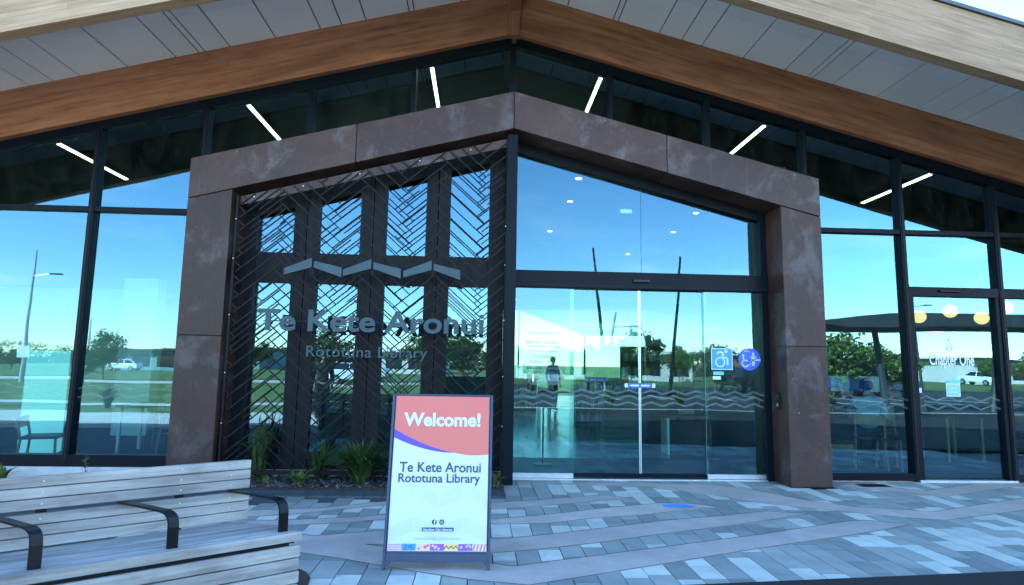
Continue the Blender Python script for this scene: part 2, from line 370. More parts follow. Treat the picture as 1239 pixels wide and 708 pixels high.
def pane(name, poly, y, mats, parent, t=.012):
    """a glass pane in a plane of constant Y: reflecting front, clear back, green edges"""
    n = len(poly); xc = sum(p[0] for p in poly) / n; zc = sum(p[1] for p in poly) / n
    kt = 0 if 'door' in name else .002; ta, tb = PR.uniform(-kt, kt), PR.uniform(-kt, kt)
    vs = [(p[0], y + k + ta * (p[0] - xc) + tb * (p[1] - zc), p[1]) for k in (0, t) for p in poly]
    b = MB(); b.add(vs, [tuple(range(n))], 0); b.add([], [tuple(range(n, 2 * n))[::-1]], 1) if False else None
    b.f.append(tuple(range(2 * n - 1, n - 1, -1))); b.mi.append(1)
    for i in range(n): b.f.append((i, i + n, (i + 1) % n + n, (i + 1) % n)); b.mi.append(2)
    return b.build(name, [mats, 'glass_back', 'glass_edge'], parent)
def text_geo(s, size=1, bold=0, extrude=.01, spacing=1.0):
    """(verts, faces) of a line of text lying in XY, left-aligned at 0"""
    cu = bpy.data.curves.new('t', 'FONT'); cu.body = s; cu.size = size; cu.extrude = extrude; cu.offset = bold; cu.resolution_u = 4; cu.space_character = spacing
    ob = bpy.data.objects.new('t', cu); COL.objects.link(ob)
    dg = bpy.context.evaluated_depsgraph_get(); me = bpy.data.meshes.new_from_object(ob.evaluated_get(dg))
    vs = [v.co.copy() for v in me.vertices]; fs = [tuple(p.vertices) for p in me.polygons]
    bpy.data.objects.remove(ob); bpy.data.curves.remove(cu); bpy.data.meshes.remove(me)
    return vs, fs
def fit_text(s, width, height=None, bold=0, extrude=.01, spacing=1.0):
    """text scaled to a width (and cap height), origin at its left baseline"""
    vs, fs = text_geo(s, 1, bold, extrude, spacing)
    x0 = min(v.x for v in vs); x1 = max(v.x for v in vs)
    kx = width / (x1 - x0)
    cv, _ = text_geo('T', 1, bold, 0); ch = max(v.y for v in cv)
    ky = height / ch if height else kx
    return [Vector(((v.x - x0) * kx, v.y * ky, v.z)) for v in vs], fs
def islands(vs, fs):
    par = list(range(len(vs)))
    def fd(i):
        while par[i] != i: par[i] = par[par[i]]; i = par[i]
        return i
    for f in fs:
        for k in f[1:]:
            a, b = fd(f[0]), fd(k)
            if a != b: par[a] = b
    g = {}
    for f in fs: g.setdefault(fd(f[0]), []).append(f)
    return list(g.values())
def add_letters(parent, vs, fs, mp, mat, name='letter'):
    """each letter a part; dots join the stem below them"""
    groups = []
    for isl in islands(vs, fs):
        xs = [vs[i].x for f in isl for i in f]; groups.append([min(xs), max(xs), list(isl)])
    groups.sort(key=lambda g: g[0]); merged = []
    for g in groups:
        if merged and (min(g[1], merged[-1][1]) - max(g[0], merged[-1][0])) > .7 * min(g[1] - g[0], merged[-1][1] - merged[-1][0]):
            merged[-1][1] = max(merged[-1][1], g[1]); merged[-1][2] += g[2]
        else: merged.append(g)
    for g in merged:
        idx = {}; b = MB()
        for f in g[2]:
            for i in f:
                if i not in idx: idx[i] = len(b.v); b.v.append(tuple(mp(vs[i])))
            b.f.append(tuple(idx[i] for i in f)); b.mi.append(0)
        b.build(name, mat, parent)

S = .262
def gz(apex, x): return apex - S * abs(x)

# ------------------------------------------------------------------ ground
def sheet(name, poly, z, mat, kind='structure', t=.0):
    b = MB()
    if t: b.prism(poly, z - t, z, 'Z')
    else: b.add([(p[0], p[1], z) for p in poly], [tuple(range(len(poly)))])
    return tag(b.build(name, mat), kind=kind)
def rect(x0, x1, y0, y1): return [(x0, y0), (x1, y0), (x1, y1), (x0, y1)]
sheet('ground', rect(-1500, 1500, -1500, 1500), -.06, 'grass')
plaza = sheet('plaza', rect(-3.4, 8.2, -4.2, -.02), -.022, 'grout')
sheet('plaza_apron', rect(-24, -3.4, -6.6, -.02), -.018, 'plaza_pavers')
sheet('plaza_forecourt', rect(-3.4, -.2, -6.6, -4.2), -.018, 'plaza_pavers')
sheet('plaza_side', rect(8.2, 24, -4.2, -.02), -.03, 'plaza_pavers')
sheet('forecourt_path', rect(-24, -.2, -9.4, -6.6), -.016, 'concrete_path')
def asph_y(x): return -3.73 + (x - 1.45) * .104
sheet('driveway', [(-.2, asph_y(-.2)), (9, asph_y(9)), (40, -4.2), (40, -12.5), (-.2, -12.5)], .012, 'asphalt')

bands = [
    [(-.01, -3.745), (.44, -3.56), (1., -3.33), (1.78, -3.0), (2.34, -2.78), (2.97, -2.54), (3.36, -2.38), (3.77, -2.18), (3.4, -2.03), (3.16, -2.09), (2.14, -2.53), (1.21, -2.88), (.46, -3.16), (-.1, -3.37), (-.7, -3.1), (-1.25, -2.84),
     (-.75, -2.86), (-.3, -3.08), (.09, -2.98), (.66, -2.78), (1.24, -2.53), (1.75, -2.34), (2.34, -2.09), (2.98, -1.8), (2.6, -1.68), (2.06, -1.88), (1.44, -2.06), (.87, -2.3), (.3, -2.53), (-.2, -2.7), (-.7, -2.3), (-1.17, -2.43), (-1.73, -2.61), (-1.95, -2.5), (-3.4, -1.9), (-3.4, -2.36), (-1.7, -3.06), (-1.38, -3.19), (-1.2, -3.28), (-.85, -3.45), (-.4, -3.64)],
    [(-.6, -2.05), (-.19, -2.22), (.3, -2.18), (.76, -1.99), (1.3, -1.85), (1.81, -1.62), (2.17, -1.5), (1.9, -1.35), (1.58, -1.34), (.92, -1.59), (.32, -1.86), (-.19, -2.03), (-.6, -1.86)],
    [(-.6, -1.75), (-.18, -1.65), (.55, -1.41), (.99, -1.25), (1.36, -1.11), (1.06, -.95), (.45, -1.16), (-.17, -1.37), (-.6, -1.25)],
    [(.57, -.33), (1.57, -.2), (2.53, -.33), (2.89, -.51), (3.29, -1.17), (3.69, -1.48), (4.4, -1.67), (6.02, -.99), (7.9, -.3), (7.9, -.75), (5.44, -1.6), (4.26, -2.02), (3.86, -1.91), (3.44, -1.69), (3.04, -1.5), (2.71, -1.31), (2.31, -.89), (1.67, -.49)],
    [(4.15, -.35), (5.1, -.95), (6.3, -.42), (7.0, -.12), (6.2, -.12), (5.1, -.62), (4.45, -.14)],
    [(-3.4, -1.55), (-2.6, -1.75), (-1.9, -1.62), (-1.1, -1.22), (-1.1, -1.42), (-1.33, -1.5), (-1.93, -1.8), (-2.12, -1.88), (-2.7, -2.05), (-3.4, -1.72)],
    [(-3.4, -2.0), (-2.5, -2.22), (-2.1, -2.3), (-1.56, -2.18), (-.65, -1.85), (-.65, -1.68), (-1.5, -1.98), (-2.1, -2.1), (-2.6, -2.12), (-3.4, -1.85)],
]
def inside(p, poly):
    c = False; n = len(poly)
    for i in range(n):
        a, b = poly[i], poly[(i + 1) % n]
        if (a[1] > p[1]) != (b[1] > p[1]) and p[0] < (b[0] - a[0]) * (p[1] - a[1]) / (b[1] - a[1]) + a[0]: c = not c
    return c
def tri_prism(poly, z0, z1):
    """a flat slab of any simple outline, triangulated top"""
    bm = bmesh.new(); vs = [bm.verts.new((p[0], p[1], z1)) for p in poly]; f = bm.faces.new(vs)
    r = bmesh.ops.extrude_face_region(bm, geom=[f]); bmesh.ops.translate(bm, vec=(0, 0, z0 - z1), verts=[g for g in r['geom'] if isinstance(g, bmesh.types.BMVert)])
    bmesh.ops.triangulate(bm, faces=[f for f in bm.faces if len(f.verts) > 4]); bmesh.ops.recalc_face_normals(bm, faces=bm.faces); return bm
for poly in bands:
    bm = tri_prism(poly, -.03, .002); me = bpy.data.meshes.new('concrete_band'); bm.to_mesh(me); bm.free(); me.materials.append(M['concrete_band'])
    o = bpy.data.objects.new('concrete_band', me); COL.objects.link(o); o.parent = plaza
    jb = MB()
    for i in range(len(poly)):
        p, q = Vector(poly[i]), Vector(poly[(i + 1) % len(poly)]); d = (q - p).normalized(); nn = Vector((-d.y, d.x)) * .005
        jb.add([(v.x, v.y, .0032) for v in (p - nn - d * .003, q - nn + d * .003, q + nn + d * .003, p + nn - d * .003)], [(0, 1, 2, 3)])
    tag(jb.build('sand_joint', 'grout', o), kind='stuff')
# pavers: columns along Y, broken joints
rnd = random.Random(3)
cells = []
PW = .18
for ci in range(int((8.1 + 3.3) / PW)):
    x = -3.3 + ci * PW; y = -4.15 + rnd.random() * .3
    while y < -.06:
        L = rnd.choice((.27, .27, .36, .54)); y1 = min(y + L, -.05)
        if y1 - y > .06: cells.append((x, x + PW, y, y1))
        y += L
vis = []
bed = [(-3.42, -.78), (-.04, -.78), (-.04, -.02), (-3.42, -.02)]
for c in cells:
    cx, cy = (c[0] + c[1]) / 2, (c[2] + c[3]) / 2
    pts = [(c[0] + .02, c[2] + .02), (c[1] - .02, c[2] + .02), (c[0] + .02, c[3] - .02), (c[1] - .02, c[3] - .02), (cx, cy)]
    if any(all(inside(p, b) for p in pts) for b in bands): continue
    if inside((cx, cy), bed) or (cx < -.04 and c[3] > -1.08): continue
    if cy < asph_y(cx) - .3 and cx > -.2: continue
    if (cx > 3.45 and cx < 4.05 and cy > -.5): continue
    vis.append(c)
def seen(c):
    d = math.hypot((c[0] + c[1]) / 2 + .37, c[2] + 7.9); hide = (c[0] < -1.9 and c[2] < -2.9)
    return d + (100 if hide else 0)
vis.sort(key=seen)
meshes = {}
def tone(): return rnd.choices(['paver_light', 'paver_mid', 'paver_dark'], (.24, .46, .3))[0]
rest = MB()
for i, c in enumerate(vis):
    t = tone(); j = .0038; dz = rnd.uniform(-.0015, .001)
    if i < 285:
        L = round(c[3] - c[2], 2); key = (L, t)
        if key not in meshes:
            b = MB(); b.box(-PW / 2 + j, PW / 2 - j, -L / 2 + j, L / 2 - j, -.02, 0); meshes[key] = b.mesh('paver', t)
        o = bpy.data.objects.new('paver', meshes[key]); COL.objects.link(o); o.parent = plaza
        o.location = ((c[0] + c[1]) / 2, (c[2] + c[3]) / 2, dz); o.rotation_euler = (rnd.uniform(-.003, .003), rnd.uniform(-.003, .003), 0)
    else:
        rest.box(c[0] + j, c[1] - j, c[2] + j, c[3] - j, -.02, dz, {'paver_light': 0, 'paver_mid': 1, 'paver_dark': 2}[t])
tag(rest.build('distant_pavers', ['paver_light', 'paver_mid', 'paver_dark'], plaza), kind='stuff')
# dark basalt edging in front of the bed
eb = MB()
for r_ in range(2):
    x = -3.4 - .07 * r_
    while x < -.06:
        eb.box(max(x, -3.4), min(x + .193, -.05), -1.08 + r_ * .15, -.934 + r_ * .15, -.02, .002); x += .2
tag(eb.build('edging_setts', 'basalt', plaza), kind='stuff')
tag(MB().prism([(1.58, -1.53), (1.84, -1.56), (1.93, -1.5), (1.8, -1.42), (1.6, -1.44)], .0075, .009, 'Z').build('paint_mark', 'sticker_blue'), 'bright blue paint splash on the paving before the sliding doors', 'paint mark')
b = MB(); b.box(4.46, 4.84, -.4, -.25, -.01, .006)
for k in range(12): b.box(4.48 + k * .029, 4.492 + k * .029, -.39, -.26, .006, .01)
tag(b.build('drain_grate', 'black_coat'), 'small black slotted drain grate beside the right foot of the portal', 'drain')
# planting bed under the screen
tag(sheet('garden_bed', rect(-3.46, -.06, -.76, -.03), .02, 'mulch', t=.05), kind='structure')
b = MB(); rr = random.Random(5)
for k in range(1500):
    x, y = rr.uniform(-3.44, -.08), rr.uniform(-.75, -.06); s = rr.uniform(.008, .024)
    mt = Matrix.Translation((x, y, .022 + s * .3)) @ Matrix.Rotation(rr.uniform(0, 3), 4, (rr.random(), rr.random(), rr.random() + .1))
    b.box(-s, s, -s * .6, s * .6, -s * .4, s * .4, rr.randint(0, 1), mt)
tag(b.build('bark_mulch', ['mulch', 'basalt']), 'dark bark and stone chips covering the bed below the screen', 'mulch', kind='stuff')
# round mulch patch beside bench
sheet('mulch_patch', [(-1.95 + .5 * math.cos(a * .3), -3.75 + .45 * math.sin(a * .3)) for a in range(21)], .008, 'mulch')

# ------------------------------------------------------------------ library building
lib = thing('library_building', 'gabled library with brown timber beams, white soffit and tall dark-framed glazing', 'building')
XE = 13.2
def strip(x0, x1, top, bot):      # gable strip polygon between x0,x1 (same sign), apexes top/bot
    return [(x0, gz(bot, x0)), (x1, gz(bot, x1)), (x1, gz(top, x1)), (x0, gz(top, x0))]
for sgn, sd_ in ((1, 'right'), (-1, 'left')):
    MB().prism(strip(sgn * .085, sgn * XE, 6.655, 5.985), -.14, .06).build('gable_beam', 'beam_' + sd_, lib, .004)
    MB().prism(strip(sgn * .001, sgn * (XE + .4), 6.60, 5.965), -2.10, -1.955).build('fascia_beam', 'fascia_' + sd_, lib, .004)
    MB().prism(strip(sgn * .001, sgn * (XE + .45), 6.645, 6.602), -2.125, -1.9).build('roof_flashing', 'roof_metal', lib)
    MB().prism(strip(sgn * .001, sgn * (XE + .4), 6.80, 6.66), -1.9, 15).build('roof', 'roof_metal', lib)
    # soffit and its panels
    so_ = MB().prism(strip(sgn * .1, sgn * (XE + .3), 6.652, 6.637), -1.95, -.145).build('soffit', 'charcoal', lib)
    xs = [.1, .74, 1.38, 1.45, 2.03, 2.35, 2.63, 3.22, 3.81, 4.13, 4.205, 4.5, 5.11, 5.7, 6.03, 6.32, 6.94, 7.01, 7.6, 8.2, 8.8, 9.4, 10, 10.6, 11.2, 11.8, 12.4, 13.0]
    for i in range(len(xs) - 1):
        a, c = xs[i] + .009, xs[i + 1] - .009
        for y0, y1 in ((-1.95, -.925), (-.922, -.145)):
            MB().prism(strip(sgn * a, sgn * c, 6.634, 6.618), y0, y1).build('soffit_panel', 'soffit', so_)
    # window head: dark frame under the beam
    MB().prism(strip(sgn * .03, sgn * 12.2, 5.98, 5.855), -.06, .06).build('window_head', 'frame', lib, .003)
MB().box(-.083, .083, -.17, .06, 5.95, 6.64).build('king_post', 'beam_post', lib, .006)
MB().box(-.08, .08, -1.95, -.17, 6.3, 6.6).build('ridge_beam', 'beam_post', lib, .004)
P_ = 1.3592
def upper_low(x): return 4.62 - S * abs(x)      # wall behind portal lintel reaches here
for k in range(-9, 10):
    x = k * P_
    if abs(k) <= 2: z0 = upper_low(x)
    else: z0 = .12 if k < 0 else .02
    top = gz(5.86, x)
    if k == 0:
        MB().box(-.045, .045, -.07, .07, z0, 5.88).build('mullion', 'frame', lib, .003); continue
    MB().box(x - .034, x + .034, -.075, .07, z0, top).build('mullion', 'frame', lib, .003)
    if abs(k) >= 3: MB().box(x - .012, x + .012, -.082, -.0755, z0 + .1, top - .03).build('mullion_cap', 'frame_matt', lib)
def bay_poly(x0, x1, zb, apex_t): return [(x0, zb), (x1, zb), (x1, gz(apex_t, x1)), (x0, gz(apex_t, x0))]
for k in range(-9, 9):
    x0, x1 = k * P_ + .03, (k + 1) * P_ - .03
    if -3 <= k <= 2:
        pane('window_pane', [(x0, upper_low(x0)), (x1, upper_low(x1)), (x1, gz(5.87, x1)), (x0, gz(5.87, x0))], 0, 'glass', lib)
        continue
    left = k < 0
    MB().box(x0, x1, -.06, .06, 3.335, 3.4).build('transom', 'frame', lib, .003)
    pane('window_pane', bay_poly(x0, x1, 3.395, 5.87), 0, 'glass', lib)
    zb = .25 if left else .1
    if k == 4 or k == 5 or k == 6:
        MB().box(x0, x1, -.065, .065, 2.475, 2.605).build('transom', 'frame', lib, .003)
        pane('window_pane', [(x0, 2.6), (x1, 2.6), (x1, 3.34), (x0, 3.34)], 0, 'glass', lib)
        if k == 4: continue
        pane('window_pane', [(x0, zb), (x1, zb), (x1, 2.48), (x0, 2.48)], 0, 'glass', lib)
    else:
        pane('window_pane', [(x0, zb), (x1, zb), (x1, 3.34), (x0, 3.34)], 0, 'glass', lib)
    MB().box(x0, x1, -.07, .07, zb - .13 if left else .015, zb + .01).build('window_sill', 'frame', lib, .003)
    # zigzag frit band on the glass
    zz = MB(); n = int((x1 - x0) / .155)
    for row, zc in enumerate((1.09, .98)):
        pts = [(x0 + (x1 - x0) * i / n, zc + (.03 if i % 2 else -.03)) for i in range(n + 1)]
        for a, c in zip(pts, pts[1:]): zz.add([(a[0], -.007, a[1] - .013), (c[0], -.007, c[1] - .013), (c[0], -.007, c[1] + .013), (a[0], -.007, a[1] + .013)], [(0, 1, 2, 3)])
    zz.build('zigzag_band', 'frit', lib)
for x0, x1 in ((-12.3, -4.02),): MB().box(x0, x1, -.1, .15, -.05, .118).build('plinth', 'plinth', lib, .006)
MB().box(4.03, 5.41, -.02, .1, -.02, .014).build('threshold', 'aluminium', lib)
# roller-blind cassettes inside the transoms
for x0, x1 in ((-6.75, -5.5), (5.49, 6.74), (-8.1, -6.85), (6.85, 8.1)):
    bb = MB().box(x0, x1, .06, .2, 3.26, 3.42); bb.build('blind_cassette', 'frame_matt', lib, .02)
# upper wall strip behind the portal lintel (dark)
for sgn in (1, -1):
    MB().prism([(sgn * .046, 4.36), (sgn * 3.5, 4.36 - S * 3.5), (sgn * 3.5, upper_low(3.5) - .01), (sgn * .046, upper_low(0) - .02)], -.015, .08).build('spandrel', 'frame_matt', lib)
# end walls, back wall with a big opening, ceiling
for sgn in (1, -1):
    MB().prism([(sgn * 12.25, 0), (sgn * 13, 0), (sgn * 13, gz(6.64, 13)), (sgn * 12.25, gz(6.64, 12.25))], -.05, 14).build('end_wall', 'charcoal', lib)
    MB().prism(strip(sgn * .001, sgn * 12.25, 6.42, 6.33), .07, 13.9).build('ceiling', 'interior_dark', lib)
bw = MB()
bw.prism([(-12.25, 0), (-6.2, 0), (-6.2, gz(6.3, 6.2)), (-12.25, gz(6.3, 12.25))], 13.6, 13.8)
bw.prism([(5.6, 0), (12.25, 0), (12.25, gz(6.3, 12.25)), (5.6, gz(6.3, 5.6))], 13.6, 13.8)
bw.prism([(-6.2, 4.3), (-1.4, 4.3), (3.4, 2.55), (5.6, 2.55), (5.6, gz(6.3, 5.6)), (0, 6.3), (-6.2, gz(6.3, 6.2))], 13.6, 13.8)
bw.build('back_wall', 'interior_wall', lib)
pane('back_pane', [(-6.2, 0), (5.6, 0), (5.6, 2.56), (3.4, 2.56), (-1.4, 4.31), (-6.2, 4.31)], 13.7, 'rear_glass', lib)
for x in (-3.8, -1.4, 1.0, 3.4): MB().box(x - .03, x + .03, 13.65, 13.75, 0, 4.3 if x < 0 else (3.45 if x < 2 else 2.6)).build('back_mullion', 'frame', lib)
tag(sheet('library_floor', rect(-12.25, 12.25, .07, 14), 0.0, 'library_floor'), kind='structure')
plain('carpet', (.018, .02, .023), .95, 0, .25, 30)
sheet('cafe_floor', rect(3.75, 12.2, .075, 9), .004, 'carpet'); sheet('reading_room_carpet', rect(-12.2, -3.5, .075, 12), .004, 'carpet')
sheet('doorway_mat', rect(.1, 3.4, .12, 1.75), .004, 'charcoal')
# lobby ceiling with slanted far edge, downlights
b = MB(); b.prism([(-3.4, .09), (3.9, .09), (4.4, 9.7), (3.6, 9.4), (.4, 4.6), (-3.4, 4.6)], 4.2, 4.3, 'Z'); 
b2 = bpy.data.objects.new
b.build('lobby_ceiling', 'interior_dark', lib)
MB().box(-3.5, -3.42, .08, 6, 0, 4.2).build('lobby_wall', 'interior_dark', lib)
MB().box(3.62, 3.7, .09, 3.2, 0, 4.2).build('lobby_wall', 'interior_dark', lib)
MB().box(-3.42, -.1, 1.9, 1.98, 0, 4.19).build('lobby_wall', 'interior_dark', lib)
MB().box(-12, -7.9, 6.0, 6.1, 0, 3.0).build('partition', 'interior_wall', lib)
MB().box(4.6, 12.1, 5.5, 5.6, 0, 2.9).build('partition', 'interior_dark', lib)
MB().box(-7.3, -6.65, 4.0, 4.3, 0, 3.0).build('column', 'white_paint', lib)

# ------------------------------------------------------------------ portal
portal = thing('entrance_portal', 'weathered bronze-clad gabled portal frame around the entrance', 'portal', (0, -.25, 0))
YF, YB = -.5, -.018
def chunk(poly, m='bronze'): MB().prism(poly, YF, YB).build('cladding_panel', m, portal, .007)
g = .005
for s_ in (1, -1):
    def q(pts): return [(s_ * x, z) for x, z in pts]
    lo = lambda x: 4.48 - .262 * x
    hi = lambda x: 4.98 - .258 * x
    chunk(q([(g, lo(g)), (2.0 - g, lo(2 - g)), (2 - g, hi(2)), (g, hi(0))]))
    chunk(q([(2 + g, lo(2 + g)), (4.02, lo(4.02) + g), (4.02, hi(4.02)), (2 + g, hi(2))]))
    chunk(q([(3.49, 1.743), (4.02, 1.743), (4.02, lo(4.02) - g), (3.49, lo(3.49) - g)]), 'bronze_leg')
    chunk(q([(3.49, .012), (4.02, .012), (4.02, 1.737), (3.49, 1.737)]), 'bronze_leg')
    MB().box(min(s_ * 3.5, s_ * 4.01), max(s_ * 3.5, s_ * 4.01), -.49, -.02, 0, 3.4).build('core', 'frame_matt', portal)
    MB().prism(q([(0.0, 4.5), (4.0, 3.45), (4.0, 3.9), (0.0, 4.95)]), -.49, -.021).build('core', 'frame_matt', portal)

# ------------------------------------------------------------------ entrance doors
door = thing('sliding_entrance', 'wide frameless glass sliding doors with dark header in the portal', 'door', (1.74, 0, 0))
MB().box(.03, 3.486, -.1, .09, 2.475, 2.7).build('door_header', 'frame', door, .006)
MB().box(.03, 3.486, -.104, -.1005, 2.5, 2.512).build('header_groove', 'frame_matt', door)
MB().box(1.64, 1.86, -.135, -.1045, 2.56, 2.61).build('motion_sensor', 'black_coat', door, .01)
MB().box(3.40, 3.487, -.08, .08, 0, 3.62).build('door_jamb', 'frame', door, .004)
MB().box(-.075, .06, -.44, .08, .0, 4.42).build('door_jamb', 'frame', door, .004)
for x0, x1, y, e in ((.06, .86, -.03, 0), (.82, 1.747, .012, 1), (1.753, 2.66, .012, 1), (2.62, 3.4, -.03, 0)):
    p = pane('door_panel', [(x0, .07), (x1, .07), (x1, 2.478), (x0, 2.478)], y, 'door_glass', door)
    MB().box(x0, x1, y - .012, y + .03, .02, .075).build('bottom_rail', 'aluminium' if not e else 'frame', p, .002)
    zz = MB(); n = 6
    for zc in (1.12, 1.05, .965):
        pts = [(x0 + (x1 - x0) * i / n, zc + (.025 if i % 2 else -.025)) for i in range(n + 1)]
        for a, c in zip(pts, pts[1:]): zz.add([(a[0], y - .002, a[1] - .014), (c[0], y - .002, c[1] - .014), (c[0], y - .002, c[1] + .014), (a[0], y - .002, a[1] + .014)], [(0, 1, 2, 3)])
    zz.build('zigzag_band', 'frit_door', p)
    if e: MB().box(x1 - .012 if x0 < 1 else x0, x1 if x0 < 1 else x0 + .012, y - .006, y + .022, .07, 2.47).build('edge_seal', 'alu_edge', p)
MB().box(.06, 3.4, -.09, .09, -.01, .016).build('door_track', 'aluminium', door, .003)
# glass above the doors
for x0, x1 in ((.06, 1.775), (1.781, 3.4)):
    pane('overlight_pane', [(x0, 2.69), (x1, 2.69), (x1, 4.34 - .255 * x1), (x0, 4.34 - .255 * x0)], -.01, 'door_glass', door)
MB().prism([(.05, 4.32), (3.42, 4.32 - .255 * 3.42), (3.42, 4.47 - .255 * 3.42), (.05, 4.47)], -.07, .05).build('overlight_head', 'frame', door, .003)
# inner vestibule doors
inner = thing('vestibule_door', 'second row of plain glass sliding doors inside the lobby', 'door', (1.74, 3, 0))
MB().box(-.1, 3.62, 2.95, 3.1, 2.45, 2.62).build('door_header', 'frame', inner)
for x0, x1 in ((.05, .9), (.92, 1.76), (1.78, 2.64), (2.66, 3.5)):
    pane('door_panel', [(x0, .05), (x1, .05), (x1, 2.45), (x0, 2.45)], 3.0, 'inner_glass', inner)
# intercom on the portal reveal
ic = thing('door_intercom', 'small black intercom on the inner face of the right portal leg', 'intercom', (3.48, -.28, .94))
MB().box(3.462, 3.489, -.32, -.24, .94, 1.16).build('case', 'black_coat', ic, .008)
MB().box(3.459, 3.462, -.305, -.255, 1.06, 1.13).build('lens_window', 'car_glass', ic)
MB().box(3.458, 3.462, -.295, -.265, .98, 1.01).build('button', 'aluminium', ic)
# centre post between screen and doors is the door jamb above

# ------------------------------------------------------------------ dark window wall behind the screen
sw = thing('screened_window', 'dark timber window wall with eight tall panes behind the lattice screen', 'window', (-1.75, 0, 0))
wx = [(-3.32, -2.85), (-2.52, -1.99), (-1.65, -1.13), (-.81, -.29)]
edges = [-3.487] + [v for p in wx for v in p] + [-.08]
tl = lambda x: 4.262 + .277 * x
for i in range(0, len(edges), 2):
    a, c = edges[i], edges[i + 1]; z1 = 4.45 - .262 * abs((a + c) / 2) - .01
    m_ = (a + c) / 2
    if 0 < i < 8:
        MB().box(a, m_ - .004, -.05, .06, .1, z1).build('window_post', 'dark_timber', sw, .004)
        MB().box(m_ + .004, c, -.05, .06, .1, z1).build('window_post', 'dark_timber', sw, .004)
    else: MB().box(a, c, -.05, .06, .1, z1 - .05).build('window_post', 'dark_timber', sw, .004)
for x0, x1 in wx:
    MB().box(x0, x1, -.04, .06, 2.46, 2.86).build('window_rail', 'dark_timber', sw, .004)
    MB().box(x0, x1, -.04, .06, .1, .3).build('window_rail', 'dark_timber', sw, .004)
    MB().prism([(x0, tl(x0)), (x1, tl(x1)), (x1, 4.45 + .262 * x1 - .02), (x0, 4.45 + .262 * x0 - .02)], -.04, .06).build('window_rail', 'dark_timber', sw, .004)
    pane('window_pane', [(x0, 2.85), (x1, 2.85), (x1, tl(x1) + .01), (x0, tl(x0) + .01)], .0, 'glass', sw)
    pane('window_pane', [(x0, .29), (x1, .29), (x1, 2.47), (x0, 2.47)], .0, 'glass', sw)
MB().box(-3.487, -.08, -.06, .06, -.02, .098).build('plinth', 'plinth', sw)

# ------------------------------------------------------------------ lattice screen
scr = thing('lattice_screen', 'dark metal lattice screen of slanting bars left of the doors', 'screen', (-1.75, -.4, 0))
YS = -.40
sx0, sx1 = -3.43, -.085
top = lambda x: 4.40 - .262 * abs(x)
MB().box(sx0 - .03, sx0, YS - .03, YS + .03, .1, top(sx0)).build('screen_frame', 'lattice_metal', scr, .002)
MB().box(sx1, sx1 + .006, YS - .03, YS + .03, .1, top(sx1)).build('screen_frame', 'lattice_metal', scr)
MB().prism([(sx0, top(sx0) - .11), (sx1, top(sx1) - .11), (sx1, top(sx1)), (sx0, top(sx0))], YS + .02, YS + .03).build('screen_rail', 'bronze', scr)
MB().box(sx0, sx1, YS - .02, YS + .02, .1, .15).build('screen_frame', 'lattice_metal', scr)
ang = R(40); A_ = Vector((math.cos(ang), math.sin(ang))); B_ = Vector((math.cos(R(180 - 42)), math.sin(R(180 - 42))))
W_, n_ = .2, 4
def clip(p, q):
    t0, t1 = 0., 1.; d = q - p
    # half planes: n.x >= c
    for nx, nz, c in ((1, 0, sx0), (-1, 0, -sx1), (0, 1, .12), (-(.262), -1, -(4.40))):
        # top: z <= 4.40 + .262 x  (x negative)
        if c == -4.40: nx, nz, c = .262, -1, -4.395
        f0 = nx * p.x + nz * p.y - c; f1 = nx * d.x + nz * d.y
        if abs(f1) < 1e-9:
            if f0 < 0: return None
            continue
        t = -f0 / f1
        if f1 > 0: t0 = max(t0, t)
        else: t1 = min(t1, t)
    if t1 - t0 < .02: return None
    return p + d * t0, p + d * t1
org = Vector((-3.4, 0.))
rl = random.Random(11); bars = []
W_, n_ = .132, 5
for mI in range(-12, 40):
    for k in range(-60, 60):
        ox, oy = k + 2 * n_ * mI, k
        for (a0, b0, a1, b1) in ((ox - 1, oy, ox + n_, oy), (ox + n_ + 1, oy + 1 - n_, ox + n_ + 1, oy + 2)):
            p = org + A_ * (a0 * W_) + B_ * (b0 * W_); q_ = org + A_ * (a1 * W_) + B_ * (b1 * W_)
            r_ = clip(p, q_)
            if r_ and (r_[1] - r_[0]).length > .05: bars.append((r_[0], r_[1], a0 == a1))
for p, q_, vert in list(bars):
    if rl.random() < (.12 if vert else .3):
        off = (A_ if vert else B_) * (W_ * .5); t0, t1 = rl.choice(((0, .5), (.5, 1), (0, 1), (.33, 1)))
        r_ = clip(p + (q_ - p) * t0 + off, p + (q_ - p) * t1 + off)
        if r_ and (r_[1] - r_[0]).length > .1: bars.append((r_[0], r_[1], vert))
bars.sort(key=lambda b: -(b[1] - b[0]).length)
bars = bars[:300]
for p, q_, vert in bars:
    d = (q_ - p); L = d.length; u = d / L; nn = Vector((-u.y, u.x)) * .0068
    y0, y1 = (YS - .014, YS + .0005) if vert else (YS + .001, YS + .016)
    MB().prism([tuple(p - nn), tuple(q_ - nn), tuple(q_ + nn), tuple(p + nn)], y0, y1).build('bar', 'lattice_metal', scr)
for x in (-3.25, -2.65, -1.95, -1.2, -.55):
    MB().lathe([(.01, 0), (.01, .005), (.006, .009)], (0, 0, 0), 10).build('bolt', 'aluminium', scr, loc=(x + 1.75, YS + .4 - .0 - .014 + .4 - .4, top(x) - .055)).rotation_euler = (R(90), 0, 0)
for z in (.7, 1.3, 2.0, 2.7, 3.2):
    for x in (sx0 - .015, sx1 + .002):
        MB().lathe([(.008, 0), (.008, .004), (.005, .007)], (0, 0, 0), 10).build('bolt', 'aluminium', scr, loc=(x + 1.75, -.031, z)).rotation_euler = (R(90), 0, 0)

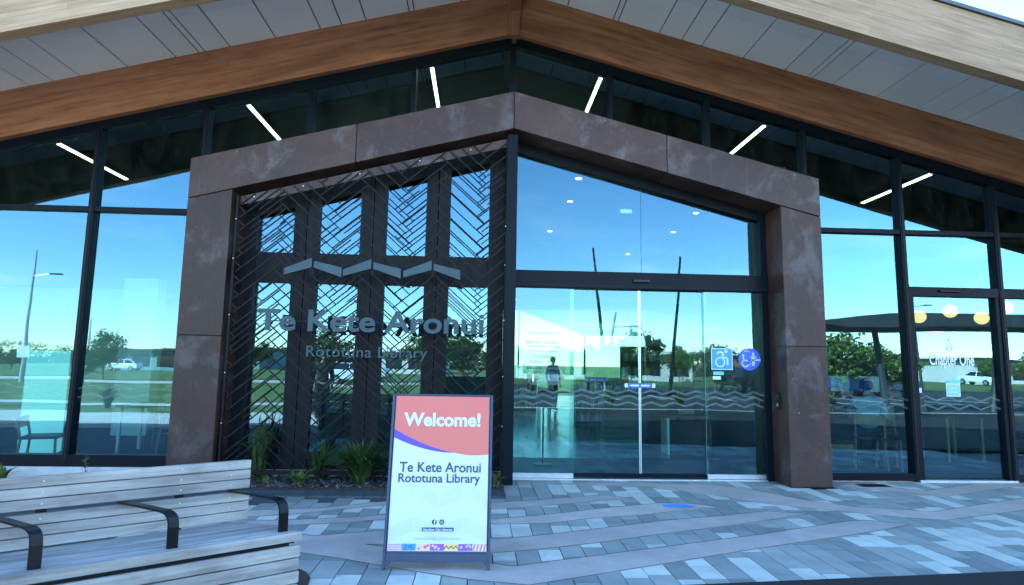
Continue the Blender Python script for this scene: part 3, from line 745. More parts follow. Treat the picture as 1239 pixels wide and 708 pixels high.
# lettering and emblem on the screen
def facing(x0, z0, y): return lambda v: (x0 + v.x, y - v.z, z0 + v.y)
nm = thing('library_lettering', 'large grey metal letters reading Te Kete Aronui on the lattice screen', 'lettering', (-1.71, -.46, 1.83))
vs, fs = fit_text('Te Kete Aronui', 2.76, .255, .022, .013)
add_letters(nm, vs, fs, facing(-3.09, 1.825, -.475), 'letter_metal')
MB().box(-3.02, -.42, -.462, -.45, 1.93, 1.942).build('mounting_rail', 'lattice_metal', nm)
nm2 = thing('suburb_lettering', 'smaller thin metal letters reading Rototuna Library below the main name', 'lettering', (-1.75, -.46, 1.5))
vs, fs = fit_text('Rototuna Library', 1.46, .13, .002, .007, 1.05)
add_letters(nm2, vs, fs, facing(-2.48, 1.51, -.47), 'letter_metal')
MB().box(-2.42, -1.08, -.461, -.453, 1.515, 1.523).build('mounting_rail', 'lattice_metal', nm2)
em = thing('chevron_emblem', 'row of three grey metal roof-shaped chevrons above the library name', 'emblem', (-1.72, -.47, 2.5))
for x0, xm, x1 in ((-2.80, -2.455, -2.10), (-2.085, -1.73, -1.375), (-1.345, -.985, -.64)):
    for a, za, c, zc in ((x0, 2.50, xm - .012, 2.60), (xm + .012, 2.60, x1, 2.485)):
        MB().prism([(a, za), (c, zc), (c, zc + .125), (a, za + .085)], -.50, -.462).build('blade', 'letter_metal', em, .004)
    MB().box(xm - .012, xm + .012, -.46, -.44, 2.52, 2.7).build('bracket', 'lattice_metal', em)

# ------------------------------------------------------------------ cafe door
cd_ = thing('cafe_door', 'dark-framed glass cafe door with white shop name lettering', 'door', (6.12, 0, 0))
x0, x1 = 5.475, 6.765
pane('door_pane', [(x0 + .03, .05), (x1 - .03, .05), (x1 - .03, 2.475), (x0 + .03, 2.475)], .0, 'glass', cd_)
MB().box(x0, x0 + .06, -.06, .05, .03, 2.474).build('door_stile', 'frame', cd_); MB().box(x1 - .06, x1, -.06, .05, .03, 2.474).build('door_stile', 'frame', cd_)
MB().box(x0 - .03, x1 + .03, -.1, .09, -.01, .03).build('threshold', 'aluminium', cd_, .003)
MB().box(x0 + .42, x0 + .72, -.1, -.066, 2.535, 2.565).build('motion_sensor', 'black_coat', cd_, .01)
zz = MB(); n = 8
for zc in (1.09, .98):
    pts = [(x0 + .03 + 1.23 * i / n, zc + (.03 if i % 2 else -.03)) for i in range(n + 1)]
    for a, c in zip(pts, pts[1:]): zz.add([(a[0], -.007, a[1] - .013), (c[0], -.007, c[1] - .013), (c[0], -.007, c[1] + .013), (a[0], -.007, a[1] + .013)], [(0, 1, 2, 3)])
zz.build('zigzag_band', 'frit_door', cd_)
ct = thing('cafe_lettering', 'white Chapter One lettering with a cup and book mark on the cafe door', 'lettering', (6.06, -.004, 1.5))
vs, fs = fit_text('Chapter One', .63, .145, .012, .001)
add_letters(ct, vs, fs, facing(5.75, 1.545, -.0045), 'white_paint')
b = MB()
for a0, a1 in (((6.0, 1.77), (6.05, 1.74)), ((6.05, 1.74), (6.1, 1.77)), ((6.1, 1.77), (6.06, 1.80)), ((6.0, 1.77), (6.04, 1.80)), ((6.04, 1.82), (6.06, 1.85)), ((6.03, 1.86), (6.05, 1.88)), ((6.06, 1.87), (6.04, 1.9)), ((6.02, 1.79), (6.08, 1.79))):
    b.tube([(a0[0], -.005, a0[1]), (a1[0], -.005, a1[1])], .006, 5)
b.build('cup_mark', 'white_paint', ct)

# ------------------------------------------------------------------ stickers and notices
def disc(b, cx, cz, r, y, mi=0, seg=28, r0=0, a0=0, a1=2 * math.pi):
    n = seg
    for k in range(n):
        t0, t1 = a0 + (a1 - a0) * k / n, a0 + (a1 - a0) * (k + 1) / n
        P = lambda rr, t: (cx + rr * math.cos(t), y, cz + rr * math.sin(t))
        if r0: b.add([P(r0, t0), P(r, t0), P(r, t1), P(r0, t1)], [(0, 1, 2, 3)], mi)
        else: b.add([(cx, y, cz), P(r, t0), P(r, t1)], [(0, 1, 2)], mi)
def stroke(b, pts, w_, y, mi=0):
    for a, c in zip(pts, pts[1:]):
        a, c = Vector(a), Vector(c); d = (c - a).normalized(); nn = Vector((-d.y, d.x)) * w_ / 2
        b.add([(p.x, y, p.y) for p in (a - nn, c - nn, c + nn, a + nn)], [(0, 1, 2, 3)], mi)
def plate(b, x0, x1, z0, z1, y, mi=0): b.box(x0, x1, y, y + .0015, z0, z1, mi)
st = thing('accessible_sticker', 'square blue wheelchair user sticker on the right sliding door pane', 'sticker', (2.85, -.035, 1.43))
y = -.0335
b = MB(); plate(b, 2.705, 2.995, 1.43, 1.715, y); b.build('sticker_rim', 'print_white', st)
b = MB(); plate(b, 2.715, 2.985, 1.44, 1.705, y - .0017); b.build('sticker_face', 'sticker_blue', st)
b = MB(); yy = y - .0025
disc(b, 2.825, 1.53, .068, yy, 0, 24, .052); disc(b, 2.905, 1.675, .021, yy)
stroke(b, [(2.785, 1.64), (2.82, 1.672), (2.875, 1.645), (2.845, 1.595), (2.9, 1.588), (2.925, 1.585), (2.925, 1.49)], .023, yy)
b.build('symbol', 'print_white', st)
st = thing('assist_sticker', 'round blue assisted wheelchair sticker near the right door jamb', 'sticker', (3.225, -.035, 1.43))
b = MB()
for k in range(1): b.lathe([(.148, 0), (.148, .0015)], (0, 0, 0), 36)
o = b.build('sticker_face', 'sticker_deep', st, loc=(0, 0, .145)); o.rotation_euler = (R(90), 0, 0)
b = MB(); yy = -.0345 - .0045; ox = 3.225; oz = 1.575
disc(b, ox - .06, oz - .055, .052, yy, 0, 20, .038, R(100), R(400)); disc(b, ox - .085, oz + .05, .014, yy)
stroke(b, [(ox - .085, oz + .035), (ox - .08, oz - .015), (ox - .03, oz - .018), (ox - .005, oz - .07), (ox + .012, oz - .068)], .016, yy)
b.build('wheelchair_mark', 'print_white', st); b = MB()
disc(b, ox + .05, oz + .075, .015, yy)
stroke(b, [(ox + .05, oz + .06), (ox + .05, oz - .02)], .04, yy); stroke(b, [(ox + .04, oz - .02), (ox + .04, oz - .085)], .016, yy); stroke(b, [(ox + .061, oz - .02), (ox + .061, oz - .085)], .016, yy)
stroke(b, [(ox + .01, oz + .02), (ox + .035, oz + .045), (ox + .065, oz + .045), (ox + .095, oz + .02)], .012, yy); stroke(b, [(ox + .02, oz - .01), (ox + .147, oz - .008)], .018, yy)
b.build('helper_mark', 'print_white', st); b = MB()
stroke(b, [(ox - .075, oz + .1), (ox - .04, oz + .115), (ox + .0, oz + .095)], .009, yy); stroke(b, [(ox - .04, oz + .115), (ox - .04, oz + .145)], .009, yy)
b.build('symbol', 'print_white', st)
b = MB(); plate(b, 2.73, 2.87, 1.36, 1.405, y); o = tag(b.build('notice_sticker', 'sticker_cyan'), 'tiny teal strip sticker directly under the square wheelchair sticker', 'sticker')
b = MB(); plate(b, 2.72, 2.83, 1.3, 1.345, y); tag(b.build('notice_sticker', 'print_white'), 'tiny white strip sticker two below the square wheelchair sticker', 'sticker')
for X, Y, lab in ((1.75, .006, 'blue and white double arrow sticker across the joint of the sliding doors'), (1.76, 2.99, 'second blue double arrow sticker on the inner vestibule doors behind')):
    st = thing('automatic_door_sticker', lab, 'sticker', (X, Y, 1.18))
    b = MB(); plate(b, X - .16, X + .16, 1.175, 1.235, Y - .004); b.build('sticker_face', 'sticker_deep', st)
    b = MB(); yy = Y - .0052
    stroke(b, [(X - .11, 1.205), (X - .015, 1.205)], .022, yy); stroke(b, [(X + .015, 1.205), (X + .11, 1.205)], .022, yy)
    for s_ in (-1, 1): b.add([(X + s_ * .14, yy, 1.205), (X + s_ * .105, yy, 1.224), (X + s_ * .105, yy, 1.186)], [(0, 1, 2)])
    b.build('arrow', 'print_white', st)
    b = MB(); plate(b, X - .205, X - .163, 1.178, 1.232, Y - .004); plate(b, X + .163, X + .205, 1.178, 1.232, Y - .004); b.build('end_patch', 'print_white', st)
hr = thing('opening_hours', 'faint dark opening hours lettering on the left sliding door pane', 'lettering', (.45, -.03, 1.36))
for s_, z, wd in (('Opening hours', 1.86, .4), ('Monday, Tuesday', 1.735, .43), ('Wednesday, Friday', 1.685, .45), ('9.30am - 5pm', 1.62, .36), ('Thursday', 1.55, .25), ('9.30am - 8pm', 1.475, .34), ('Saturday, Sunday', 1.40, .43), ('10am - 4pm', 1.345, .3)):
    vs, fs = fit_text(s_, wd, .034, .012 if 'day' in s_ else 0, .0005); mp = facing(.45 - wd / 2, z, -.0335); bb = MB(); bb.add([mp(v) for v in vs], fs); tag(bb.build('text_line', 'frit_ink', hr), kind='stuff')
nt_ = thing('cafe_notice', 'pale blue printed notice taped to the cafe door below the lettering', 'notice', (6.05, -.004, 1.12))
b = MB(); plate(b, 5.955, 6.155, 1.12, 1.30, -.004); b.build('sheet', 'print_blush', nt_)
b = MB(); plate(b, 5.97, 6.14, 1.135, 1.27, -.0055); b.build('picture', 'sticker_cyan', nt_)
b = MB(); plate(b, 5.965, 6.165, 1.31, 1.345, -.004); b.build('title_strip', 'sticker_cyan', nt_)
for zz_ in (1.17, 1.19, 1.22, 1.24): MB().box(5.985, 6.12, -.0068, -.0056, zz_, zz_ + .008).build('text_line', 'print_white', nt_)
st = thing('push_sticker', 'small blue and white sticker at the left edge of the cafe door', 'sticker', (5.56, -.004, 1.16))
b = MB(); plate(b, 5.515, 5.565, 1.16, 1.235, -.004); b.build('sticker_face', 'sticker_deep', st)
b = MB(); plate(b, 5.566, 5.61, 1.165, 1.23, -.004); b.build('sticker_tail', 'print_white', st)
b = MB(); b.add([(5.525, -.0052, 1.2), (5.555, -.0052, 1.22), (5.555, -.0052, 1.18)], [(0, 1, 2)]); b.build('arrow', 'print_white', st)

# ------------------------------------------------------------------ lights inside
for i, (x, where) in enumerate(((-6.6, 'leftmost one'), (-3.93, 'second from the left'), (-1.22, 'third from the left'), (1.42, 'third from the right'), (4.0, 'second from the right'), (6.65, 'rightmost one'))):
    zc = gz(6.325, x); t = thing('strip_light', 'long white strip light on the sloped dark ceiling, ' + where, 'light', (x, 1.6, zc), 0, 'strip lights under the gable')
    sx = -S if x > 0 else S
    mt = Matrix.Translation((x, 1.66, zc)) @ Matrix.Rotation(-math.atan(sx), 4, 'Y')
    MB().box(-.04, .04, -.82, .92, -.05, -.004, 0, mt).build('housing', 'charcoal', t)
    MB().box(-.027, .027, -.8, .9, -.058, -.051, 0, mt).build('diffuser', 'lamp_strip', t)
for (x, y, lab) in ((1.02, .58, 'recessed downlight nearest the glass above the left door'), (1.08, 1.83, 'recessed downlight second in line above the left door'), (1.0, 4.1, 'recessed downlight deepest in the lobby above the left door'), (3.41, 2.33, 'recessed downlight nearest the glass above the right door'), (3.5, 3.86, 'recessed downlight second in line above the right door'), (3.19, 6.38, 'recessed downlight deepest in the lobby on the right')):
    t = thing('ceiling_downlight', lab, 'light', (x, y, 4.19), 0, 'lobby downlights')
    MB().lathe([(.06, 0), (.06, .012)], (x, y, 4.186), 16).build('trim_ring', 'white_paint', t); MB().lathe([(.045, 0), (.045, .004)], (x, y, 4.1815), 16).build('lens', 'lamp_spot', t)
t = thing('exit_sign', 'small pale exit light fitting hanging under the lobby ceiling', 'sign', (2.09, 2.09, 4.1))
MB().box(1.95, 2.22, 2.06, 2.09, 4.06, 4.16).build('case', 'white_paint', t, .004); MB().box(1.99, 2.18, 2.056, 2.0595, 4.08, 4.14).build('face', 'exit_green', t)
MB().box(2.07, 2.1, 2.07, 2.08, 4.16, 4.2).build('hanger', 'white_paint', t)
for (x, y, z, lab) in ((6.78, 1.5, 2.34, 'first round glowing pendant from the left behind the cafe door'), (7.32, 1.5, 2.44, 'middle round glowing pendant behind the cafe door'), (7.85, 1.5, 2.34, 'third round glowing pendant from the left behind the cafe door'), (8.28, 1.5, 2.52, 'round glowing pendant right of the cafe door behind the next pane')):
    t = thing('globe_pendant', lab, 'lamp', (x, y, z), 0, 'cafe globe pendants')
    pr = [(max(.001, .105 * math.sin(math.pi * i / 12)), -.105 * math.cos(math.pi * i / 12)) for i in range(13)]
    MB().lathe(pr, (x, y, z), 20).build('globe', 'lamp_warm', t, 0, True)
    MB().tube([(x, y, z + .11), (x, y, gz(6.33, x))], .006, 6).build('cord', 'black_coat', t); MB().lathe([(.03, 0), (.03, .04)], (x, y, z + .105), 12).build('cap', 'black_coat', t)

# ------------------------------------------------------------------ interior furniture
def chair(name, lab, loc, rz, mat, seat=.46, back=.84, seatm='charcoal', group='cafe and reading chairs'):
    t = thing(name, lab, 'chair', loc, rz, group)
    for sx_ in (-1, 1):
        MB().tube([(sx_ * .2, -.2, 0), (sx_ * .185, -.18, seat)], .016, 8).build('leg', mat, t, loc=(0, 0, 0))
        MB().tube([(sx_ * .21, .22, 0), (sx_ * .185, .19, seat), (sx_ * .19, .25, back)], .016, 8).build('leg', mat, t, loc=(0, 0, 0))
    MB().box(-.22, .22, -.22, .21, seat, seat + .035).build('seat', seatm, t, .012, loc=(0, 0, 0))
    MB().box(-.21, .21, .225, .255, back - .14, back).build('backrest', mat, t, .01, loc=(0, 0, 0))
    MB().box(-.19, .19, -.19, -.175, seat * .45, seat * .45 + .025).build('stretcher', mat, t, loc=(0, 0, 0))
    return t
chair('wooden_chair', 'pale wooden chair with dark seat behind the pane right of the portal', (5.85, .85, 0), R(15), 'pale_wood')
chair('wooden_chair', 'low pale wooden chair in front of the teal board in the left window', (-6.08, .45, 0), R(110), 'pale_wood', .4, .68)
chair('wooden_chair', 'wooden chair in the shade right of the cafe door', (8.0, 1.1, 0), R(-60), 'pale_wood')
t = thing('timber_bench', 'chunky pale timber bench just inside the glass right of the portal', 'bench', (4.75, .9, 0))
MB().box(4.35, 5.1, .75, 1.15, .30, .38).build('seat', 'pale_wood', t, .006); MB().box(4.5, 4.66, .78, 1.12, 0, .3).build('leg', 'pale_wood', t, .006); MB().box(4.3, 5.12, .74, 1.16, .38, .44).build('cushion', 'charcoal', t, .02)
def table(name, lab, x, y, w_, d, h, top_m, leg_m):
    t = thing(name, lab, 'table', (x, y, 0))
    MB().box(x - w_ / 2, x + w_ / 2, y - d / 2, y + d / 2, h - .035, h).build('table_top', top_m, t, .004)
    for a in (-1, 1):
        for c in (-1, 1): MB().box(x + a * (w_ / 2 - .06) - .02, x + a * (w_ / 2 - .06) + .02, y + c * (d / 2 - .06) - .02, y + c * (d / 2 - .06) + .02, 0, h - .036).build('leg', leg_m, t)
    return t
table('cafe_table', 'dark cafe table beside the seated person in pale blue', 5.25, 1.75, .75, .75, .74, 'charcoal', 'charcoal')
table('side_table', 'dark table with white legs inside the right end of the doors', 4.0, 2.6, 1.2, .6, .62, 'interior_dark', 'white_paint') if False else None
table('reading_table', 'reading table with one white leg showing in the left window', -5.25, 2.0, 1.3, .7, .74, 'charcoal', 'white_paint')
t = thing('glow_board', 'pale teal board with added glow, behind the chair in the left window', 'display', (-6.4, .85, 0))  # board made to glow
MB().box(-6.68, -6.1, .84, .86, .06, 1.54).build('panel', 'teal_glow', t, .004)
for x in (-6.62, -6.16): MB().box(x - .02, x + .02, .7, 1.0, 0, .06).build('foot', 'white_paint', t)
t = thing('reception_desk', 'brown timber reception desk deep in the lobby behind the doors', 'desk', (2.75, 4.4, 0))
MB().box(2.15, 3.45, 4.2, 4.25, .04, .92).build('front_panel', 'desk_wood', t); MB().box(2.1, 3.5, 4.15, 4.9, .92, .96).build('worktop', 'charcoal', t, .006); MB().box(2.2, 3.4, 4.26, 4.85, 0, .915).build('carcass', 'charcoal', t)
t = thing('display_shelf', 'dark timber display shelf by the lobby wall right of the desk', 'shelf', (3.3, 2.3, 0))
MB().box(2.75, 3.6, 2.2, 2.6, .6, .64).build('shelf_top', 'desk_wood', t); MB().box(2.8, 2.84, 2.22, 2.58, 0, .6).build('shelf_side', 'white_paint', t); MB().box(3.52, 3.56, 2.22, 2.58, 0, .6).build('shelf_side', 'desk_wood', t); MB().box(2.85, 3.51, 2.5, 2.54, .05, .55).build('shelf_back', 'interior_dark', t)
t = thing('notice_stand', 'slim black notice stand with tilted board behind the left door pane', 'stand', (.58, 1.05, 0))
MB().lathe([(.13, 0), (.13, .012), (.03, .025)], (.58, 1.05, .005), 20).build('base', 'steel', t); MB().tube([(.58, 1.05, .02), (.58, 1.05, .9)], .012, 8).build('post', 'black_coat', t)
mt = Matrix.Translation((.62, 1.03, .97)) @ Matrix.Rotation(R(-20), 4, 'X') @ Matrix.Rotation(R(8), 4, 'Y'); MB().box(-.14, .14, -.008, .008, -.15, .15, 0, mt).build('board', 'charcoal', t, .004)
t = thing('cafe_counter', 'long dark cafe counter at the back of the cafe', 'counter', (7.6, 3.6, 0))
MB().box(5.3, 10.2, 3.4, 4.0, .0, 1.0).build('front_panel', 'interior_dark', t); MB().box(5.25, 10.25, 3.35, 4.05, 1.0, 1.04).build('worktop', 'desk_wood', t, .005)
for i, x in enumerate((6.4, 7.0, 7.9)): MB().box(x, x + .38, 3.45, 3.8, 1.04, 1.34).build('display_case', ['steel', 'white_paint', 'charcoal'][i], t, .01)
t = thing('book_shelf', 'low white book shelf far back in the left reading room', 'shelf', (-6, 5, 0))
MB().box(-6.9, -4.5, 5.2, 5.25, 0, 1.2).build('shelf_back', 'white_paint', t)
for z in (.05, .42, .8, 1.17): MB().box(-6.9, -4.5, 4.9, 5.2, z, z + .03).build('shelf_board', 'white_paint', t)
rb = random.Random(2)
for z in (.08, .45, .83):
    bk = MB(); x = -6.85
    while x < -4.6:
        w_ = rb.uniform(.02, .05); bk.box(x, x + w_ - .003, 4.95, 5.15, z, z + rb.uniform(.2, .3), rb.randint(0, 3)); x += w_
    tag(bk.build('book_row', ['print_red', 'print_blue', 'print_yellow', 'white_paint'], t), kind='stuff')

def bookcase(lab, x, y, w_, h, rz=0):
    t = thing('bookcase', lab, 'bookcase', (x, y, 0), rz, 'library bookcases'); rq = random.Random(int(x * 31 + y * 7))
    for s_ in (-1, 1): MB().box(s_ * w_ / 2 - .02, s_ * w_ / 2 + .02, -.16, .16, 0, h).build('side_panel', 'desk_wood', t, loc=(0, 0, 0))
    MB().box(-w_ / 2 + .021, w_ / 2 - .021, .13, .15, 0, h - .01).build('back_panel', 'desk_wood', t, loc=(0, 0, 0))
    nz = int(h / .34)
    for k in range(nz + 1): MB().box(-w_ / 2 + .021, w_ / 2 - .021, -.15, .129, k * h / nz - .012 if k else .03, k * h / nz + .012 if k else .054).build('shelf_board', 'desk_wood', t, loc=(0, 0, 0))
    for k in range(nz):
        bk = MB(); xx = -w_ / 2 + .03
        while xx < w_ / 2 - .08:
            bw_ = rq.uniform(.018, .045)
            if rq.random() < .9: bk.box(xx, xx + bw_ - .002, -.13, .08, k * h / nz + (.055 if k == 0 else .013), k * h / nz + rq.uniform(.19, .28), rq.randint(0, 5))
            xx += bw_
        tag(bk.build('book_row', ['print_red', 'print_blue', 'print_yellow', 'white_paint', 'print_ink', 'print_green'], t, loc=(0, 0, 0)), kind='stuff')
    return t
for lab, x, y, w_, h, rz in (('tall bookcase by the lobby side wall far behind the left door', -.4, 8.2, 1.6, 1.9, R(60)), ('low bookcase behind the reception desk', 3.0, 7.6, 1.8, 1.15, 0), ('tall bookcase at the right of the lobby background', 4.3, 8.6, 1.5, 2.0, R(-20)), ('low bookcase near the rear windows', .4, 12.2, 2.2, 1.0, 0),
    ('low bookcase in the left reading room near the portal leg', -4.6, 3.6, 1.3, 1.1, R(-10)), ('cafe display bookcase behind the counter', 6.6, 5.2, 1.8, 2.1, 0)): bookcase(lab, x, y, w_, h, rz)
chair('wooden_chair', 'wooden chair at the reading table left of the portal leg', (-4.75, 1.35, 0), R(165), 'pale_wood')
chair('wooden_chair', 'wooden chair at the far side of the reading table', (-5.6, 2.75, 0), R(10), 'pale_wood')
chair('wooden_chair', 'wooden chair between the cafe counter and the cafe door', (6.9, 2.2, 0), R(30), 'pale_wood')
table('cafe_table', 'small dark cafe table inside the cafe door', 7.5, 1.9, .7, .7, .74, 'charcoal', 'pale_wood')
for i, (x, y) in enumerate(((.55, 6.4), (2.1, 9.2))): table('display_table', ['white display table in the middle of the lobby', 'white display table near the rear of the lobby'][i], x, y, 1.1, .6, .72, 'white_paint', 'steel')

# ------------------------------------------------------------------ people
def skin_chain(name, joints, links, mat, parent, sub=2):
    me = bpy.data.meshes.new(name); me.from_pydata([j[0] for j in joints], links, []); me.materials.append(M[mat])
    o = bpy.data.objects.new(name, me); COL.objects.link(o); o.parent = parent
    sk = o.modifiers.new('skin', 'SKIN'); sk.use_smooth_shade = True
    for i, j in enumerate(joints):
        r_ = j[1]; d = me.skin_vertices[0].data[i]; d.radius = r_ if isinstance(r_, tuple) else (r_, r_); d.use_root = (i == 0)
    s_ = o.modifiers.new('sub', 'SUBSURF'); s_.levels = sub; s_.render_levels = sub
    return o
def person(lab, loc, rz, pose, shirt, legs, hairm='hair'):
    """pose: dict of joint positions in the person's own frame (facing -Y)"""
    p = pose; t = thing('person', lab, 'person', loc, rz)
    J = [(p['pel'], (.15, .105)), (p['wst'], (.125, .09)), (p['che'], (.155, .105)), (p['nkb'], (.06, .06)), (p['nk'], (.05, .055)), (p['hd'], (.075, .09)), (p['crn'], (.06, .075))]
    L = [(0, 1), (1, 2), (2, 3), (3, 4), (4, 5), (5, 6)]
    def ext(root, pts):
        last = root
        for q_, r_ in pts: J.append((q_, r_)); L.append((last, len(J) - 1)); last = len(J) - 1
    for s_ in 'lr':
        ext(2, [(p['sh' + s_], .06), (p['el' + s_], .042), (p['wr' + s_], .03), (p['pa' + s_], (.038, .02)), (p['fi' + s_], (.028, .014))])
        ext(0, [(p['hi' + s_], .09), (p['kn' + s_], .06), (p['an' + s_], .042), (p['to' + s_], (.045, .032))])
    skin_chain('body', J, L, 'skin', t)
    k = 1.1
    JS = [(p['pel'], (.165, .12)), (p['wst'], (.145, .108)), (p['che'], (.172, .12)), (p['nkb'], (.075, .07))]; LS = [(0, 1), (1, 2), (2, 3)]
    for s_ in 'lr':
        a = len(JS); e = Vector(p['el' + s_]); sh = Vector(p['sh' + s_])
        JS += [(p['sh' + s_], .076), (tuple(e), .056), (tuple(e.lerp(Vector(p['wr' + s_]), .75)), .042)]; LS += [(2, a), (a, a + 1), (a + 1, a + 2)]
    skin_chain('shirt', JS, LS, shirt, t)
    JT = [(p['pel'], (.16, .115))]; LT = []
    for s_ in 'lr':
        a = len(JT); JT += [(p['hi' + s_], .102), (p['kn' + s_], .073), (tuple(Vector(p['kn' + s_]).lerp(Vector(p['an' + s_]), .93)), .058)]; LT += [(0, a), (a, a + 1), (a + 1, a + 2)]
    skin_chain('trousers', JT, LT, legs, t)
    for s_ in 'lr':
        an, to = Vector(p['an' + s_]), Vector(p['to' + s_]); skin_chain('shoe', [(tuple(an - Vector((0, 0, .02))), .05), (tuple(to), (.05, .036))], [(0, 1)], 'cloth_dark', t, 1)
    h = Vector(p['hd']); c = Vector(p['crn']); u = (c - h).normalized()
    hb = MB(); pr = [(max(.001, .098 * math.sin(math.pi * (.0 + .62 * i / 9))), .115 * math.cos(math.pi * (.62 * i / 9))) for i in range(10)][::-1]
    hb.lathe(pr, (0, 0, 0), 16); o = hb.build('hair', hairm, t, 0, True, loc=tuple(h + u * .035 + Vector((0, .018, 0)))); o.rotation_euler = (R(-18), 0, 0)
    fb = MB(); f = h + Vector((0, -.092, 0))
    for s_ in (-1, 1): fb.lathe([(.004, -.012), (.012, -.004), (.012, .004), (.004, .012)], tuple(f + Vector((s_ * .032, .012, .018))), 8)
    fb.build('eyes', 'charcoal', t, loc=(0, 0, 0))
    nb = MB(); nb.add([tuple(f + Vector(q_)) for q_ in ((-.014, .012, -.025), (.014, .012, -.025), (0, -.02, -.02), (0, .008, .02))], [(0, 1, 2), (0, 2, 3), (1, 3, 2)]); nb.build('nose', 'skin', t, loc=(0, 0, 0))
    return t
STAND = dict(pel=(0, 0, .95), wst=(0, .0, 1.1), che=(0, .01, 1.32), nkb=(0, .01, 1.46), nk=(0, 0, 1.52), hd=(0, -.015, 1.6), crn=(0, -.01, 1.68),
             shl=(.17, .01, 1.4), ell=(.23, .03, 1.13), wrl=(.23, -.05, .89), pal=(.23, -.07, .83), fil=(.225, -.085, .76),
             shr=(-.17, .01, 1.4), elr=(-.23, .03, 1.13), wrr=(-.22, -.07, .9), par=(-.22, -.09, .84), fir=(-.215, -.105, .77),
             hil=(.09, 0, .9), knl=(.1, -.03, .5), anl=(.1, .03, .09), tol=(.11, -.13, .04), hir=(-.09, 0, .9), knr=(-.1, .0, .5), anr=(-.1, .08, .09), tor=(-.11, -.07, .04))
SIT = dict(pel=(0, 0, .56), wst=(0, -.01, .7), che=(0, -.04, .91), nkb=(0, -.06, 1.05), nk=(0, -.07, 1.11), hd=(0, -.1, 1.19), crn=(0, -.1, 1.27),
           shl=(.17, -.05, .99), ell=(.24, -.16, .76), wrl=(.14, -.38, .77), pal=(.12, -.43, .775), fil=(.1, -.5, .775),
           shr=(-.17, -.05, .99), elr=(-.24, -.16, .76), wrr=(-.14, -.38, .77), par=(-.12, -.43, .775), fir=(-.1, -.5, .775),
           hil=(.09, -.05, .55), knl=(.11, -.44, .52), anl=(.11, -.4, .09), tol=(.12, -.55, .04), hir=(-.09, -.05, .55), knr=(-.11, -.44, .52), anr=(-.11, -.4, .09), tor=(-.12, -.55, .04))
person('person in pale blue shirt seated at the cafe table, seen from behind', (5.5, 1.0, 0), R(150), SIT, 'shirt_blue', 'denim')
chair('wooden_chair', 'wooden chair under the person in the pale blue shirt', (5.5, 1.0, 0), R(150), 'pale_wood', .44, .8)
person('person in grey top standing far inside the lobby behind the left door', (2.0, 11.6, 0), R(20), STAND, 'shirt_grey', 'denim')

# ------------------------------------------------------------------ welcome sign
sg = thing('welcome_sign', 'navy framed sandwich board with coral and white Welcome poster', 'sign', (-.645, -3.33, 0))
HB = 1.225; lean = math.atan2(.2, 1.2)
fm = Matrix.Translation((-.645, -3.45, 0)) @ Matrix.Rotation(R(-1.0), 4, 'Z') @ Matrix.Rotation(-lean, 4, 'X')      # local x across, z up the board, -y to the viewer
def wide(z): return .38 - .012 * z / HB
def sbox(x0, x1, y0, y1, z0, z1, name, mat, bev=.002): return MB().box(x0, x1, y0, y1, z0, z1, 0, fm).build(name, mat, sg, bev)
sbox(-.36, .36, 0, .012, .1, HB, 'board', 'sign_navy')
for s_ in (-1, 1): sbox(min(s_ * .362, s_ * .38), max(s_ * .362, s_ * .38), -.008, .025, .0, HB + .006, 'leg', 'sign_navy')
sbox(-.3615, .3615, -.008, .025, .055, .112, 'bottom_rail', 'sign_navy'); sbox(-.3615, .3615, -.008, .02, HB - .004, HB + .008, 'top_rail', 'sign_navy')
for s_ in (-1, 1): MB().prism([(s_ * .361, .055), (s_ * .33, .055), (s_ * .33, .04), (s_ * .361, .025)], -.007, .02, 'Y', 0, fm).build('gusset', 'sign_navy', sg)
bm_ = Matrix.Translation((-.645, -3.03, 0)) @ Matrix.Rotation(lean * .9, 4, 'X')
MB().box(-.36, .36, 0, .012, .1, HB - .01, 0, bm_).build('rear_board', 'sign_navy', sg)
for s_ in (-1, 1): MB().box(min(s_ * .362, s_ * .38), max(s_ * .362, s_ * .38), -.008, .02, 0, HB - .01, 0, bm_).build('leg', 'sign_navy', sg)
B0, B1, BW = .125, HB - .008, .352
def flat(b, pts, off, mi=0): b.add([fm @ Vector((x, off, z)) for x, z in pts], [tuple(range(len(pts)))], mi)
def wz(f): return B1 - f * (B1 - B0)          # fraction from top
b = MB(); flat(b, [(-BW, B0), (BW, B0), (BW, B1), (-BW, B1)], -.002); b.build('poster', 'print_white', sg)
def curve(f0, sag):
    out = []
    for i in range(25):
        t = i / 24; x = -BW + 2 * BW * t
        f = (1 - t) ** 2 * f0 + 2 * t * (1 - t) * sag + t * t * .385 if False else f0 + (.40 - f0) * (1 - (1 - t) ** 2.1) - .012 * max(0, (t - .75) / .25) ** 2
        out.append((x, wz(f)))
    return out
cr = curve(.225, .4)
b = MB(); flat(b, [(BW, B1), (-BW, B1)] + cr, -.0035); b.build('coral_panel', 'print_coral', sg)
cp = curve(.285, .42); pu = MB(); m_ = 15
for i in range(m_):
    k0, k1 = 1 - i / m_, 1 - (i + 1) / m_
    d0 = (cp[i][1] - cr[i][1]) * 1.0; a0, a1 = cr[i], cr[i + 1]
    h0, h1 = .062 * k0 ** .8 * 1.0, .062 * max(k1, 0) ** .8
    pu.add([fm @ Vector(q_) for q_ in ((a0[0], -.0032, a0[1]), (a0[0], -.0032, a0[1] - h0), (a1[0], -.0032, a1[1] - h1), (a1[0], -.0032, a1[1]))], [(0, 1, 2, 3)])
pu.build('purple_swoosh', 'print_purple', sg)
